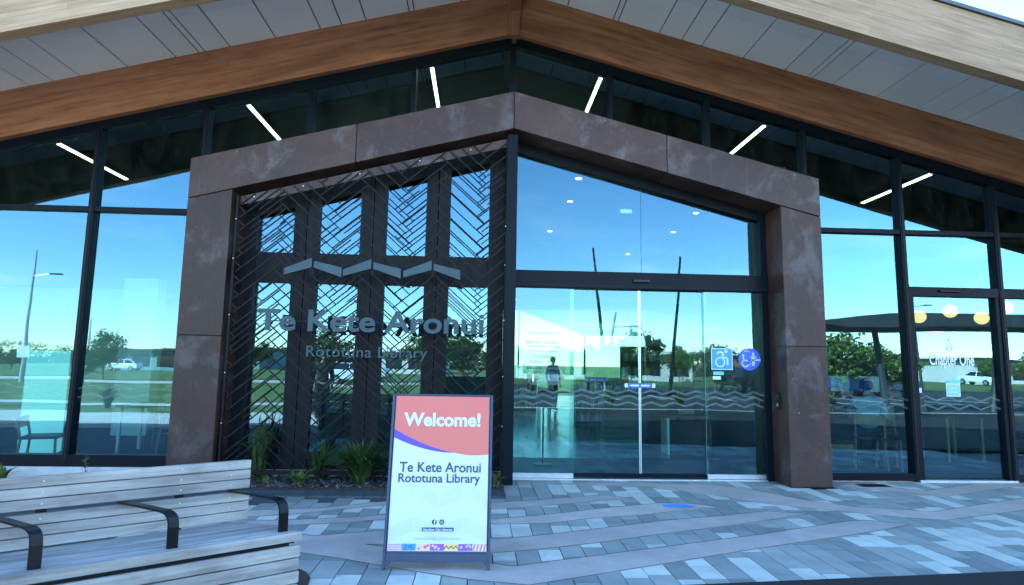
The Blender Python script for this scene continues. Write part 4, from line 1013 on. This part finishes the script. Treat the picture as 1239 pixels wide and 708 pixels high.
# pale chevron pattern
for j, f in enumerate((.62, .83)):
    cb = MB()
    for i in range(4):
        xa, xb = -BW + i * BW / 2, -BW + (i + 1) * BW / 2; za, zb_ = (wz(f + .07), wz(f)) if i % 2 == 0 else (wz(f), wz(f + .07))
        flat(cb, [(xa + .004, za - .05), (xb - .004, zb_ - .05), (xb - .004, zb_ + .05), (xa + .004, za + .05)], -.003)
    cb.build('chevron_tint', 'print_blush', sg)
def stext(s_, cx, f, width, cap, mat, bold, name='text_line'):
    vs, fs = fit_text(s_, width, cap, bold, .0004); bb = MB(); z = wz(f); bb.add([fm @ Vector((cx - width / 2 + v.x, -.0048 - v.z, z + v.y)) for v in vs], fs); tag(bb.build(name, mat, sg), kind='stuff')
stext('Welcome!', 0, .2, .575, .095, 'print_white', .03)
stext('Te Kete Aronui', .0, .505, .6, .07, 'print_ink', .02)
stext('Rototuna Library', -.004, .572, .6, .062, 'print_ink', .02)
for i, x in enumerate((-.027, .027)):
    bb = MB(); vs_ = []
    for k in range(20): vs_.append((x + .019 * math.cos(k * math.pi / 10), wz(.822) + .019 * math.sin(k * math.pi / 10)))
    flat(bb, vs_, -.004); bb.build('icon', 'print_ink', sg)
bb = MB(); flat(bb, [(-.029, wz(.822) - .015), (-.022, wz(.822) - .015), (-.022, wz(.822) + .002), (-.016, wz(.822) + .002), (-.016, wz(.822) + .007), (-.022, wz(.822) + .007), (-.02, wz(.822) + .012), (-.016, wz(.822) + .013), (-.016, wz(.822) + .017), (-.026, wz(.822) + .015), (-.029, wz(.822) + .008)], -.005); bb.build('icon_mark', 'print_white', sg)
bb = MB(); cx, cz = .027, wz(.822)
for k in range(16):
    t0, t1 = k * math.pi / 8, (k + 1) * math.pi / 8
    flat(bb, [(cx + r_ * math.cos(t), cz + r_ * math.sin(t)) for r_, t in ((.006, t0), (.009, t0), (.009, t1), (.006, t1))], -.005)
bb.build('icon_mark', 'print_white', sg)
bb = MB(); flat(bb, [(-.115, wz(.88)), (.115, wz(.88)), (.115, wz(.855)), (-.115, wz(.855))], -.004); bb.build('name_bar', 'print_ink', sg)
stext('Hamilton City Libraries', 0, .876, .21, .017, 'print_white', .02)
stext('hamiltonlibraries.co.nz', -.0, .93, .33, .02, 'print_grey', 0)
cols = ['print_pink', 'print_blue', 'print_pink', 'print_violet', 'print_yellow', 'print_violet', 'print_white']
wq = 2 * BW / 7; z0, z1 = B0 + .004, wz(.955)
for i, c in enumerate(cols):
    xa = -BW + i * wq; bb = MB(); flat(bb, [(xa, z0), (xa + wq, z0), (xa + wq, z1), (xa, z1)], -.004); bb.build('pattern_tile', c, sg)
    dd = MB(); mat = ['print_violet', 'sticker_deep', 'print_red', 'print_pink', 'print_brown', 'print_green', 'print_red'][i]
    zc = (z0 + z1) / 2; h = (z1 - z0)
    if i in (0, 4):
        for r_ in range(1 if i == 4 else 4):
            zr = zc if i == 4 else z0 + h * (r_ + .5) / 4; th = h * (.11 if i == 4 else .035); nn = 6
            pts = [(xa + wq * k / nn, zr + (h * (.2 if i == 4 else .05)) * (1 if k % 2 else -1)) for k in range(nn + 1)]
            for a, c2 in zip(pts, pts[1:]): flat(dd, [(a[0], a[1] - th), (c2[0], c2[1] - th), (c2[0], c2[1] + th), (a[0], a[1] + th)], -.005)
    elif i == 6:
        for k in range(4): flat(dd, [(xa + wq * k / 4, z0), (xa + wq * k / 4 + .012, z0), (xa + wq * min(1, k / 4 + .25), z1), (xa + wq * min(1, k / 4 + .25) - .012, z1)], -.005)
    else:
        rq = random.Random(i)
        for k in range(5):
            x = xa + .01 + rq.random() * (wq - .03); z = z0 + .004 + rq.random() * (h - .02); flat(dd, [(x, z), (x + .014, z), (x + .018, z + .012), (x + .004, z + .016)], -.005)
    dd.build('tile_mark', mat, sg)

# ------------------------------------------------------------------ bench
bn = thing('park_bench', 'weathered grey slatted timber bench with black armrests at the lower left', 'bench', (-1.42, -4.15, 0), math.atan2(-.565, -.825) )
# local frame: +x runs from the right end to the left, -y is towards the back
SH = Matrix(((1, -.54, 0, 0), (0, 1, 0, 0), (0, 0, 1, 0), (0, 0, 0, 1)))      # radial cut ends
def sl_(x0, x1, y0, y1, z0, z1, name='slat', par=None): return MB().box(x0, x1, y0, y1, z0, z1, 0, SH).build(name, 'bench_timber', par or bn, .004, loc=(0, 0, 0))
LN = 2.6
for i in range(5):
    y0 = .0 - i * .0835; sl_(-.0, LN, y0 - .0785, y0, .405, .452)
sl_(0, LN, .003, .03, .402, .4535)                      # front nosing
for i in range(5): sl_(.012 + .004 * (i % 2), LN, .008, .034, .385 - (i + 1) * .072, .385 - i * .072 - .006)
BK = -.40
for i in range(3): sl_(-.03, LN, BK - .03, BK, .462 + i * .0585, .462 + i * .0585 + .0535)
for i in range(3): sl_(-.03, LN, BK - .03, BK, .654 + i * .0585, .654 + i * .0585 + .0535)
for z_ in [.462 + i * .0585 + .027 for i in range(3)] + [.654 + i * .0585 + .027 for i in range(3)]:
    for x_ in (.3, .575, 1.225, 1.825):
        o = MB().lathe([(.005, 0), (.005, .002), (.003, .0025)], (0, 0, 0), 8).build('screw', 'steel', bn, loc=(x_ + .0, BK + .0005, z_)); o.rotation_euler = (R(-90), 0, 0)
MB().box(.05, LN - .05, -.44, -.0, .02, .385).build('base_core', 'frame_matt', bn, loc=(0, 0, 0))
MB().box(.02, LN, -.02, -.005, .385, .404).build('shadow_gap', 'frame_matt', bn, loc=(0, 0, 0))
for x in (.55, 1.2, 1.8, 2.4): MB().box(x, x + .05, BK - .07, BK - .031, .02, .82).build('back_post', 'black_coat', bn, .003, loc=(0, 0, 0))
for x in (.085, .66, 1.235, 1.81, 2.385):
    path = [(-.42, .645), (-.25, .642), (-.1, .636), (-.076, .632), (-.056, .623), (-.042, .608), (-.035, .588), (-.032, .56), (-.03, .453)]; a = MB(); t_ = .0055; wd = .024
    pts = [Vector(p) for p in path]; prof = []
    for i, p in enumerate(pts):
        d = (pts[min(i + 1, len(pts) - 1)] - pts[max(i - 1, 0)]).normalized(); nn = Vector((-d.y, d.x)) * t_; prof.append((p + nn, p - nn))
    ring = [tuple(q_[0]) for q_ in prof] + [tuple(q_[1]) for q_ in prof[::-1]]
    k = len(prof)
    for i in range(k - 1):
        A0, A1, B0_, B1_ = prof[i][0], prof[i + 1][0], prof[i][1], prof[i + 1][1]
        vs = [(xx - .54 * q_.x - .02, q_.x, q_.y) for xx in (x - wd, x + wd) for q_ in (A0, A1, B1_, B0_)]
        a.add(vs, [(0, 1, 2, 3), (7, 6, 5, 4), (0, 4, 5, 1), (3, 2, 6, 7), (0, 3, 7, 4), (1, 5, 6, 2)])
    o = a.build('armrest', 'black_coat', bn, .0, loc=(0, 0, 0))
bn.scale = (1, 1, 1)

# ------------------------------------------------------------------ plants
def clump(name, lab, loc, n, h, spread, mat, seed, cat='plant', group=None):
    t = thing(name, lab, cat, loc, 0, group); rq = random.Random(seed); b = MB()
    for i in range(n):
        a = rq.uniform(0, 2 * math.pi); L = h * rq.uniform(.7, 1.15); out = spread * rq.uniform(.35, 1.1); w0 = rq.uniform(.012, .024)
        d = Vector((math.cos(a), math.sin(a), 0)); sd_ = Vector((-d.y, d.x, 0)); base = Vector((rq.uniform(-.05, .05), rq.uniform(-.05, .05), 0)); pv = []
        for k in range(6):
            u = k / 5; p = base + d * (out * u ** 1.25) + Vector((0, 0, L * (1.55 * u - .95 * u * u * (out / spread) ** .5))); wv = w0 * (1 - u ** 2.2) + .001
            pv.append((p - sd_ * wv, p + Vector((0, 0, .25 * wv)) , p + sd_ * wv))
        for q0, q1 in zip(pv, pv[1:]): b.add([q0[0], q0[1], q0[2], q1[0], q1[1], q1[2]], [(0, 1, 4, 3), (1, 2, 5, 4)])
    b.build('foliage', mat, t, 0, True, loc=(0, 0, 0))
    c = MB(); c.lathe([(.05, 0), (.035, .05), (.01, .09)], (0, 0, 0), 8); c.build('crown', 'bark', t, loc=(0, 0, 0)); return t
clump('strap_leaf_plant', 'bushy dark green strap-leaved plant beside the welcome board', (-1.75, -.52, .02), 300, .52, .48, 'leaf_dark', 1)
clump('strap_leaf_plant', 'small strap-leaved plant tucked behind the welcome board', (-1.3, -.45, .02), 170, .44, .42, 'leaf_dark', 2)
clump('strap_leaf_plant', 'tiny green shoot in the mulch behind the bench end', (-2.85, -.5, .02), 16, .1, .13, 'leaf_green', 3)
clump('strap_leaf_plant', 'dry dark tuft at the foot of the centre post', (-.16, -.55, .02), 26, .16, .14, 'leaf_olive', 4)
clump('strap_leaf_plant', 'small weed at the left edge against the white plinth', (-5.95, -.35, -.02), 24, .22, .2, 'leaf_green', 6)
clump('flax_plant', 'tall dark flax growing behind the lattice at its lower left', (-3.05, -.2, .02), 60, .75, .3, 'leaf_dark', 51)
clump('flax_plant', 'dark flax growing behind the lattice left of the sign', (-2.3, -.2, .02), 40, .5, .25, 'leaf_dark', 52)
clump('strap_leaf_plant', 'low leafy plant at the front of the bed behind the bench', (-2.45, -.58, .02), 45, .17, .2, 'leaf_green', 53)
clump('strap_leaf_plant', 'sparse dry seedling in the bed right of the bench end', (-3.2, -.6, .02), 22, .14, .16, 'leaf_olive', 54)
clump('strap_leaf_plant', 'small plant in the bed hidden low beside the welcome board', (-.75, -.5, .02), 60, .25, .25, 'leaf_dark', 55)
t = thing('garden_weed', 'thin upright weed in front of the white plinth at left', 'plant', (-5.05, -.3, -.02)); b = MB(); b.tube([(0, 0, 0), (.01, 0, .15), (0, 0, .32)], [.005, .004, .002], 6); b.build('stem', 'leaf_green', t, loc=(0, 0, 0))
b = MB(); rq = random.Random(9)
for k in range(26):
    z = .04 + .26 * rq.random(); a = rq.uniform(0, 6.28); L = rq.uniform(.03, .07) * (1.3 - z * 2); d = Vector((math.cos(a), math.sin(a), .5)); s_ = Vector((-d.y, d.x, 0)) * L * .35; p = Vector((0, 0, z))
    b.add([p, p + d * L * .5 + s_, p + d * L, p + d * L * .5 - s_], [(0, 1, 2, 3)])
b.build('foliage', 'leaf_green', t, loc=(0, 0, 0))

# ------------------------------------------------------------------ the street side, seen in the glass
sheet('footpath', rect(-60, -24, -9.4, -6.6), -.034, 'concrete_path')
sheet('verge_path', rect(-80, -1.5, -13.6, -12.4), -.04, 'concrete_path')
sheet('rear_terrace', rect(-30, 30, 14, 22), -.03, 'concrete_path')
sheet('road', rect(-200, 200, -40, -33), -.045, 'road'); sheet('car_park', [(-1, -33), (-1, -16), (3, -13.5), (60, -13.5), (60, -33)], -.042, 'road')
sheet('concrete_apron', [(-.2, -13.6), (3, -13.5), (60, -13.5), (60, -12.5), (-.2, -12.5)], -.037, 'concrete_path')
MB_k = MB(); MB_k.box(-200, -1.2, -33.2, -32.95, -.06, .1); tag(MB_k.build('kerb', 'kerb'), kind='structure')
for i in range(10):
    x = 6 + i * 2.7; MB().box(x, x + .1, -24.5, -19.5, -.041, -.036).build('bay_line', 'white_paint', bpy.data.objects['car_park'])
def leaf_mesh(seed, rx, rz, n, ls):
    rq = random.Random(seed); b = MB(); cl = []
    for k in range(26):
        a = rq.uniform(0, 6.28); u = rq.uniform(-1, 1); r_ = rq.uniform(.45, .95); cl.append(Vector((rx * r_ * math.sqrt(1 - u * u) * math.cos(a), rx * r_ * math.sqrt(1 - u * u) * math.sin(a), rz * r_ * u)))
    for k in range(n):
        c = rq.choice(cl); p = c + Vector((rq.gauss(0, .17 * rx), rq.gauss(0, .17 * rx), rq.gauss(0, .13 * rz)))
        d = Vector((rq.uniform(-1, 1), rq.uniform(-1, 1), rq.uniform(-.6, .8))).normalized(); s_ = d.orthogonal().normalized(); L = ls * rq.uniform(.6, 1.3)
        b.add([p, p + d * L * .5 + s_ * L * .32, p + d * L, p + d * L * .5 - s_ * L * .32], [(0, 1, 2, 3)])
    return b
def tree(lab, loc, h, rx, rz, seed, mat='leaf_green', n=2600, group='trees reflected in the glass', name='young_tree'):
    t = thing(name, lab, 'tree', loc, 0, group); rq = random.Random(seed)
    b = MB(); b.tube([(0, 0, -.05), (.03, .02, h * .35), (-.02, .05, h * .7)], [.035 * h * .6, .028 * h * .6, .008 * h], 8)
    for k in range(6):
        a = k * 1.05 + rq.random(); z = h * rq.uniform(.32, .6); b.tube([(0, .02, z), (math.cos(a) * rx * .4, math.sin(a) * rx * .4, z + rz * .35), (math.cos(a) * rx * .75, math.sin(a) * rx * .75, z + rz * .8)], [.016 * h * .6, .01 * h * .6, .004 * h], 6)
    b.build('trunk', 'bark', t, loc=(0, 0, 0)); leaf_mesh(seed, rx, rz, n, .055 * h + .03).build('crown', mat, t, loc=(0, 0, h - rz * .95)); return t
tree('young green tree mirrored in the left window', (-25.9, -34.5, 0), 3.3, 1.35, 1.2, 21)
tree('low bush mirrored beside the young tree in the left window', (-24.6, -30.5, 0), 1.5, .7, .6, 22, 'leaf_olive', 1200)
tree('rounded green tree mirrored in the pane right of the portal', (19.8, -24.5, 0), 3.6, 1.75, 1.4, 23)
tree('smaller green tree mirrored next to the cafe door frame', (23.2, -25.5, 0), 2.8, 1.3, 1.1, 24)
tree('dark tree mirrored in the centre of the sliding doors', (8.7, -25.8, 0), 3.4, 1.2, 1.3, 25, 'leaf_dark')
tree('dark tree mirrored left of the sliding door joint', (6.3, -24.2, 0), 2.7, 1.0, 1.0, 26, 'leaf_dark')
tree('tree mirrored near the accessibility stickers', (13.3, -26.5, 0), 2.7, 1.2, 1.0, 27, 'leaf_olive')
tree('tree mirrored in the right end of the cafe window', (32.5, -25, 0), 3.0, 1.6, 1.2, 28)
tree('tree mirrored behind the small lettering of the screen', (-3.8, -36, 0), 3.6, 1.4, 1.4, 29)
tree('palm-like tree mirrored at the right of the screen', (-1.6, -31, 0), 3.0, 1.3, 1.0, 30, 'leaf_dark')
tree('wide tree mirrored in the leftmost pane of the screen', (-13.5, -45, 0), 4.2, 2.1, 1.6, 31, 'leaf_olive')
tree('round distant tree mirrored at the far left edge', (-52, -62, 0), 2.9, 3.0, 1.2, 32, 'leaf_olive')
tree('round distant tree mirrored behind the tall lamp post', (-45.5, -62, 0), 2.7, 2.6, 1.1, 33, 'leaf_dark')
row = [tree('small tree in the distant row mirrored along the glass', (2.6, -44, 0), 3.2, 1.5, 1.1, 61, 'leaf_green', 1800, 'distant tree row mirrored in the glass'),
       tree('small tree in the distant row mirrored along the glass', (12, -41, 0), 3.6, 1.6, 1.3, 62, 'leaf_olive', 1800, 'distant tree row mirrored in the glass')]
rq = random.Random(63)
for i, (x, y) in enumerate(((18, -46), (25, -43), (29.5, -38), (36, -45), (44, -42), (52, -47), (-2, -50), (-7, -53), (-17, -56), (-24, -58), (-31, -62), (-62, -70), (7.5, -52), (21, -56))):
    c = copy_tree(row[i % 2]); c.location = (x, y, 0); k = rq.uniform(.75, 1.25); c.scale = (k * rq.uniform(.9, 1.2), k, k); c.rotation_euler = (0, 0, rq.uniform(0, 6))
ORD = 'first second third fourth fifth sixth seventh eighth ninth tenth eleventh twelfth thirteenth fourteenth fifteenth sixteenth'.split()
dist = [o for o in COL.objects if o.get('group') == 'distant tree row mirrored in the glass']
for i, o in enumerate(sorted(dist, key=lambda o: (o.location.x + .37) / (7.9 - o.location.y))): o['label'] = 'small distant tree, %s from the left in the row mirrored along the glass' % ORD[i]
# far tree line
b = leaf_mesh(77, 1, 1, 10, .1); b = MB(); rq = random.Random(78)
for k in range(9000):
    x = rq.uniform(-170, 170); hh = 2.3 + .8 * math.sin(x * .09) + .6 * math.sin(x * .31 + 1); z = hh * (1 - rq.random() ** 1.8); p = Vector((x, -118 + rq.uniform(-4, 4), z)); d = Vector((rq.uniform(-1, 1), rq.uniform(-1, 1), rq.uniform(-1, 1))).normalized(); s_ = d.orthogonal().normalized(); L = rq.uniform(.7, 1.6)
    b.add([p, p + d * L * .5 + s_ * L * .4, p + d * L, p + d * L * .5 - s_ * L * .4], [(0, 1, 2, 3)])
tag(b.build('distant_trees', 'leaf_olive'), 'far line of trees along the horizon', 'trees', kind='stuff')
# cars
def car(lab, loc, rz, paint):
    t = thing('parked_car', lab, 'car', loc, rz, 'cars mirrored in the glass')
    b = MB(); prof = [(-2.1, .35), (-2.1, .75), (-1.95, .92), (-1.1, 1.0), (1.55, 1.02), (2.02, .95), (2.12, .6), (2.1, .35)]
    b.prism(prof, -.86, .86, 'Y'); b.build('body', paint, t, .06, loc=(0, 0, 0))
    g_ = MB(); lo_ = [(-1.05, 1.0), (1.75, 1.01)]; hi_ = [(-.35, 1.46), (1.15, 1.47)]
    vs = [(x, s_ * .8, z) for s_ in (-1, 1) for x, z in lo_] + [(x, s_ * .62, z) for s_ in (-1, 1) for x, z in hi_]
    g_.add(vs, [(0, 1, 5, 4), (2, 6, 7, 3), (0, 4, 6, 2), (1, 3, 7, 5), (4, 5, 7, 6)]); g_.build('windows', 'car_glass', t, .02, loc=(0, 0, 0))
    r_ = MB(); r_.box(-.4, 1.2, -.63, .63, 1.455, 1.5); 
    for s_ in (-1, 1):
        r_.tube([(-1.05, s_ * .8, 1.0), (-.35, s_ * .625, 1.47)], .035, 6); r_.tube([(1.75, s_ * .8, 1.0), (1.15, s_ * .625, 1.47)], .05, 6); r_.tube([(.35, s_ * .81, 1.0), (.35, s_ * .63, 1.47)], .035, 6)
    r_.build('roof', paint, t, .02, loc=(0, 0, 0))
    for x in (-1.3, 1.3):
        for s_ in (-1, 1):
            wv = MB(); wv.lathe([(.2, -.1), (.31, -.1), (.33, -.06), (.33, .06), (.31, .1), (.2, .1)], (0, 0, 0), 18); o = wv.build('wheel', 'tyre', t, loc=(x, s_ * .8, .33)); o.rotation_euler = (R(90), 0, 0)
            wv = MB(); wv.lathe([(.02, -.105), (.2, -.103), (.2, .103), (.02, .105)], (0, 0, 0), 14); o2 = wv.build('rim', 'steel', o, loc=(0, 0, 0))
    for s_ in (-1, 1): MB().box(-2.12, -2.06, s_ * .62 - .16, s_ * .62 + .16, .66, .8).build('headlight', 'white_paint', t, .01, loc=(0, 0, 0)); MB().box(2.05, 2.13, s_ * .66 - .12, s_ * .66 + .12, .68, .86).build('tail_light', 'car_red', t, .01, loc=(0, 0, 0))
    return t
car('white car mirrored in the left window by the low building', (-47.4, -75, 0), 0, 'car_white')
car('bright blue car mirrored in the pane right of the portal', (20.9, -27.6, 0), R(80), 'car_blue')
car('silver car mirrored just right of the blue one', (24.2, -28, 0), R(95), 'car_silver')
car('white car mirrored in the cafe door', (60.5, -63, 0), R(75), 'car_white')
car('dark car mirrored under the round door sticker', (16.4, -30, 0), R(85), 'car_dark')
car('silver car mirrored left of the door jamb', (19.4, -30.5, 0), R(95), 'car_silver')
car('red car mirrored at the right end of the doors', (17.6, -28, 0), R(90), 'car_red')
car('white car mirrored behind the screen lettering', (-9.4, -37, 0), R(180), 'car_white')
car('silver car parked left of the tree mirrored in the doors', (3.4, -27.5, 0), R(90), 'car_silver')
car('dark car mirrored between the two black poles', (7.4, -29, 0), R(88), 'car_dark')
car('blue car mirrored at the far right pane', (40.5, -30.5, 0), R(95), 'car_blue')
car('red car mirrored far off in the leftmost window', (-49, -50, 0), 0, 'car_red')
for i, (x, y) in enumerate(((-11.5, -11), (-8.2, -10.7), (4.5, -14.4), (7.2, -14.6), (10.4, -14.5), (12.9, -14.2), (-14.8, -10.9))):
    clump('tussock_plant', ['tussock mirrored low in the left window', 'tussock mirrored beside the portal leg', 'tussock mirrored behind the left sliding door', 'tussock mirrored by the door joint', 'tussock mirrored under the stickers', 'tussock mirrored by the right jamb', 'tussock mirrored at the far left lawn edge'][i], (x, y, -.03), 90, .75, .6, 'leaf_olive', 40 + i, 'plant', 'tussocks mirrored in the glass')
# low buildings opposite
def low_building(name, lab, x0, x1, y0, y1, h, wallm, roofm, bays):
    t = thing(name, lab, 'building', ((x0 + x1) / 2, y1, 0))
    MB().box(x0, x1, y0, y1, -.1, h).build('wall', wallm, t); MB().box(x0 - .8, x1 + .8, y0 - .8, y1 + 1.0, h, h + .35).build('roof', roofm, t)
    wv = (x1 - x0) / bays
    for i in range(bays):
        a = x0 + wv * i + wv * .15; o = MB().box(a, a + wv * .7, y1 - .02, y1 + .04, .5, h - .5).build('window', 'frame', t); MB().box(a + .08, a + wv * .7 - .08, y1 + .041, y1 + .05, .58, h - .58).build('pane', 'car_glass', o)
    return t
low_building('teal_pavilion', 'low flat-roofed teal building mirrored in the left window', -57, -34, -100, -86, 2.9, 'wall_teal', 'charcoal', 6)
low_building('white_shop', 'low white building mirrored through the lattice screen', -19, -5, -82, -72, 2.6, 'wall_far', 'white_paint', 5)
low_building('brick_shop', 'low brick building with white roof mirrored by the cafe door', 40, 88, -100, -86, 3.4, 'brick_far', 'white_paint', 7)
low_building('grey_shop', 'long pale grey building with dark roof mirrored behind the right windows', 66, 100, -84, -70, 3.0, 'wall_far', 'charcoal', 8)
low_building('brick_kiosk', 'small red brick kiosk mirrored left of the cafe door', 30.5, 37, -54, -48, 2.6, 'brick_far', 'white_paint', 3)
low_building('white_hall', 'long white building mirrored at the base of the sliding doors', 4, 24, -72, -60, 2.8, 'wall_far', 'wall_far', 6)
# lamp posts
def lamp(lab, loc, h, leanx=0, mat='steel', sign=False, name='lamp_post', arm=1.0):
    t = thing(name, lab, 'lamp post', loc, 0, 'poles mirrored in the glass')
    b = MB(); b.tube([(0, 0, -.05), (leanx * .5, 0, h * .5), (leanx, 0, h)], [.11, .08, .05], 10); b.build('pole', mat, t, loc=(0, 0, 0))
    b = MB(); b.tube([(leanx * .8, 0, h * .8), (leanx * .8 + arm, 0, h * .82)], .03, 6); b.build('arm', mat, t, loc=(0, 0, 0))
    MB().box(leanx * .8 + arm - .1, leanx * .8 + arm + .5, -.12, .12, h * .82 - .04, h * .82 + .04).build('lamp_head', 'charcoal', t, .02, loc=(0, 0, 0))
    if sign: MB().box(-.3, .3, .1, .13, 1.35, 1.95).build('sign_plate', 'print_white', t, .01, loc=(0, 0, 0))
    return t
lamp('tall steel lamp post with a white sign mirrored in the leftmost window', (-25.6, -27, 0), 7.4, 0, 'steel', True)
lamp('leaning black pole mirrored left of the sliding door joint', (6.1, -22, 0), 7.5, -.9, 'black_coat')
lamp('leaning black pole mirrored right of the sliding door joint', (9.1, -22, 0), 7.2, .8, 'black_coat')
lamp('slim pale leaning pole mirrored between the black poles', (6.3, -24, 0), 4.4, .6, 'steel')
lamp('short far pole mirrored at the left window frame', (-38, -52, 0), 5.4)
lamp('far pole mirrored through the third pane of the screen', (-5.1, -40, 0), 9, .2, 'charcoal')
lamp('thin far pole mirrored high in the pane right of the portal', (33, -36, 0), 8, -.6, 'charcoal')
# shade canopy with V columns
t = thing('shade_canopy', 'dark wing-shaped shade canopy on slanted posts mirrored in the cafe glass', 'canopy', (16.5, -12.5, 0))
b = MB(); prof = [(10.9, 3.13), (12.6, 2.98), (14.2, 3.0), (22.5, 3.1), (22.6, 3.5), (14.1, 3.52), (12.6, 3.34)]
b.prism(prof, -15.2, -12.2, 'Y'); b.build('wing_roof', 'charcoal', t, .02)
for x, lx in ((14.6, -.35), (15.9, -.55), (18.6, .4), (20.6, -.4)): MB().tube([(x, -13.6, -.02), (x + lx, -13.6, 3.1)], [.13, .1], 10).build('post', 'charcoal', t)
t = thing('yellow_bollard', 'yellow bollard mirrored right of the cafe door', 'bollard', (19.9, -13.2, 0)); MB().lathe([(.07, 0), (.07, 1.1), (.05, 1.16), (.001, 1.18)], (0, 0, 0), 14).build('post', 'yellow_paint', t, loc=(0, 0, 0)); MB().lathe([(.12, 0), (.12, .02)], (0, 0, 0), 14).build('base_plate', 'steel', t, loc=(0, 0, 0))
pb = dict(STAND); person('person in dark clothes mirrored in the second pane of the screen', (-4.15, -6.9, -.02), R(165), STAND, 'cloth_dark', 'cloth_dark')
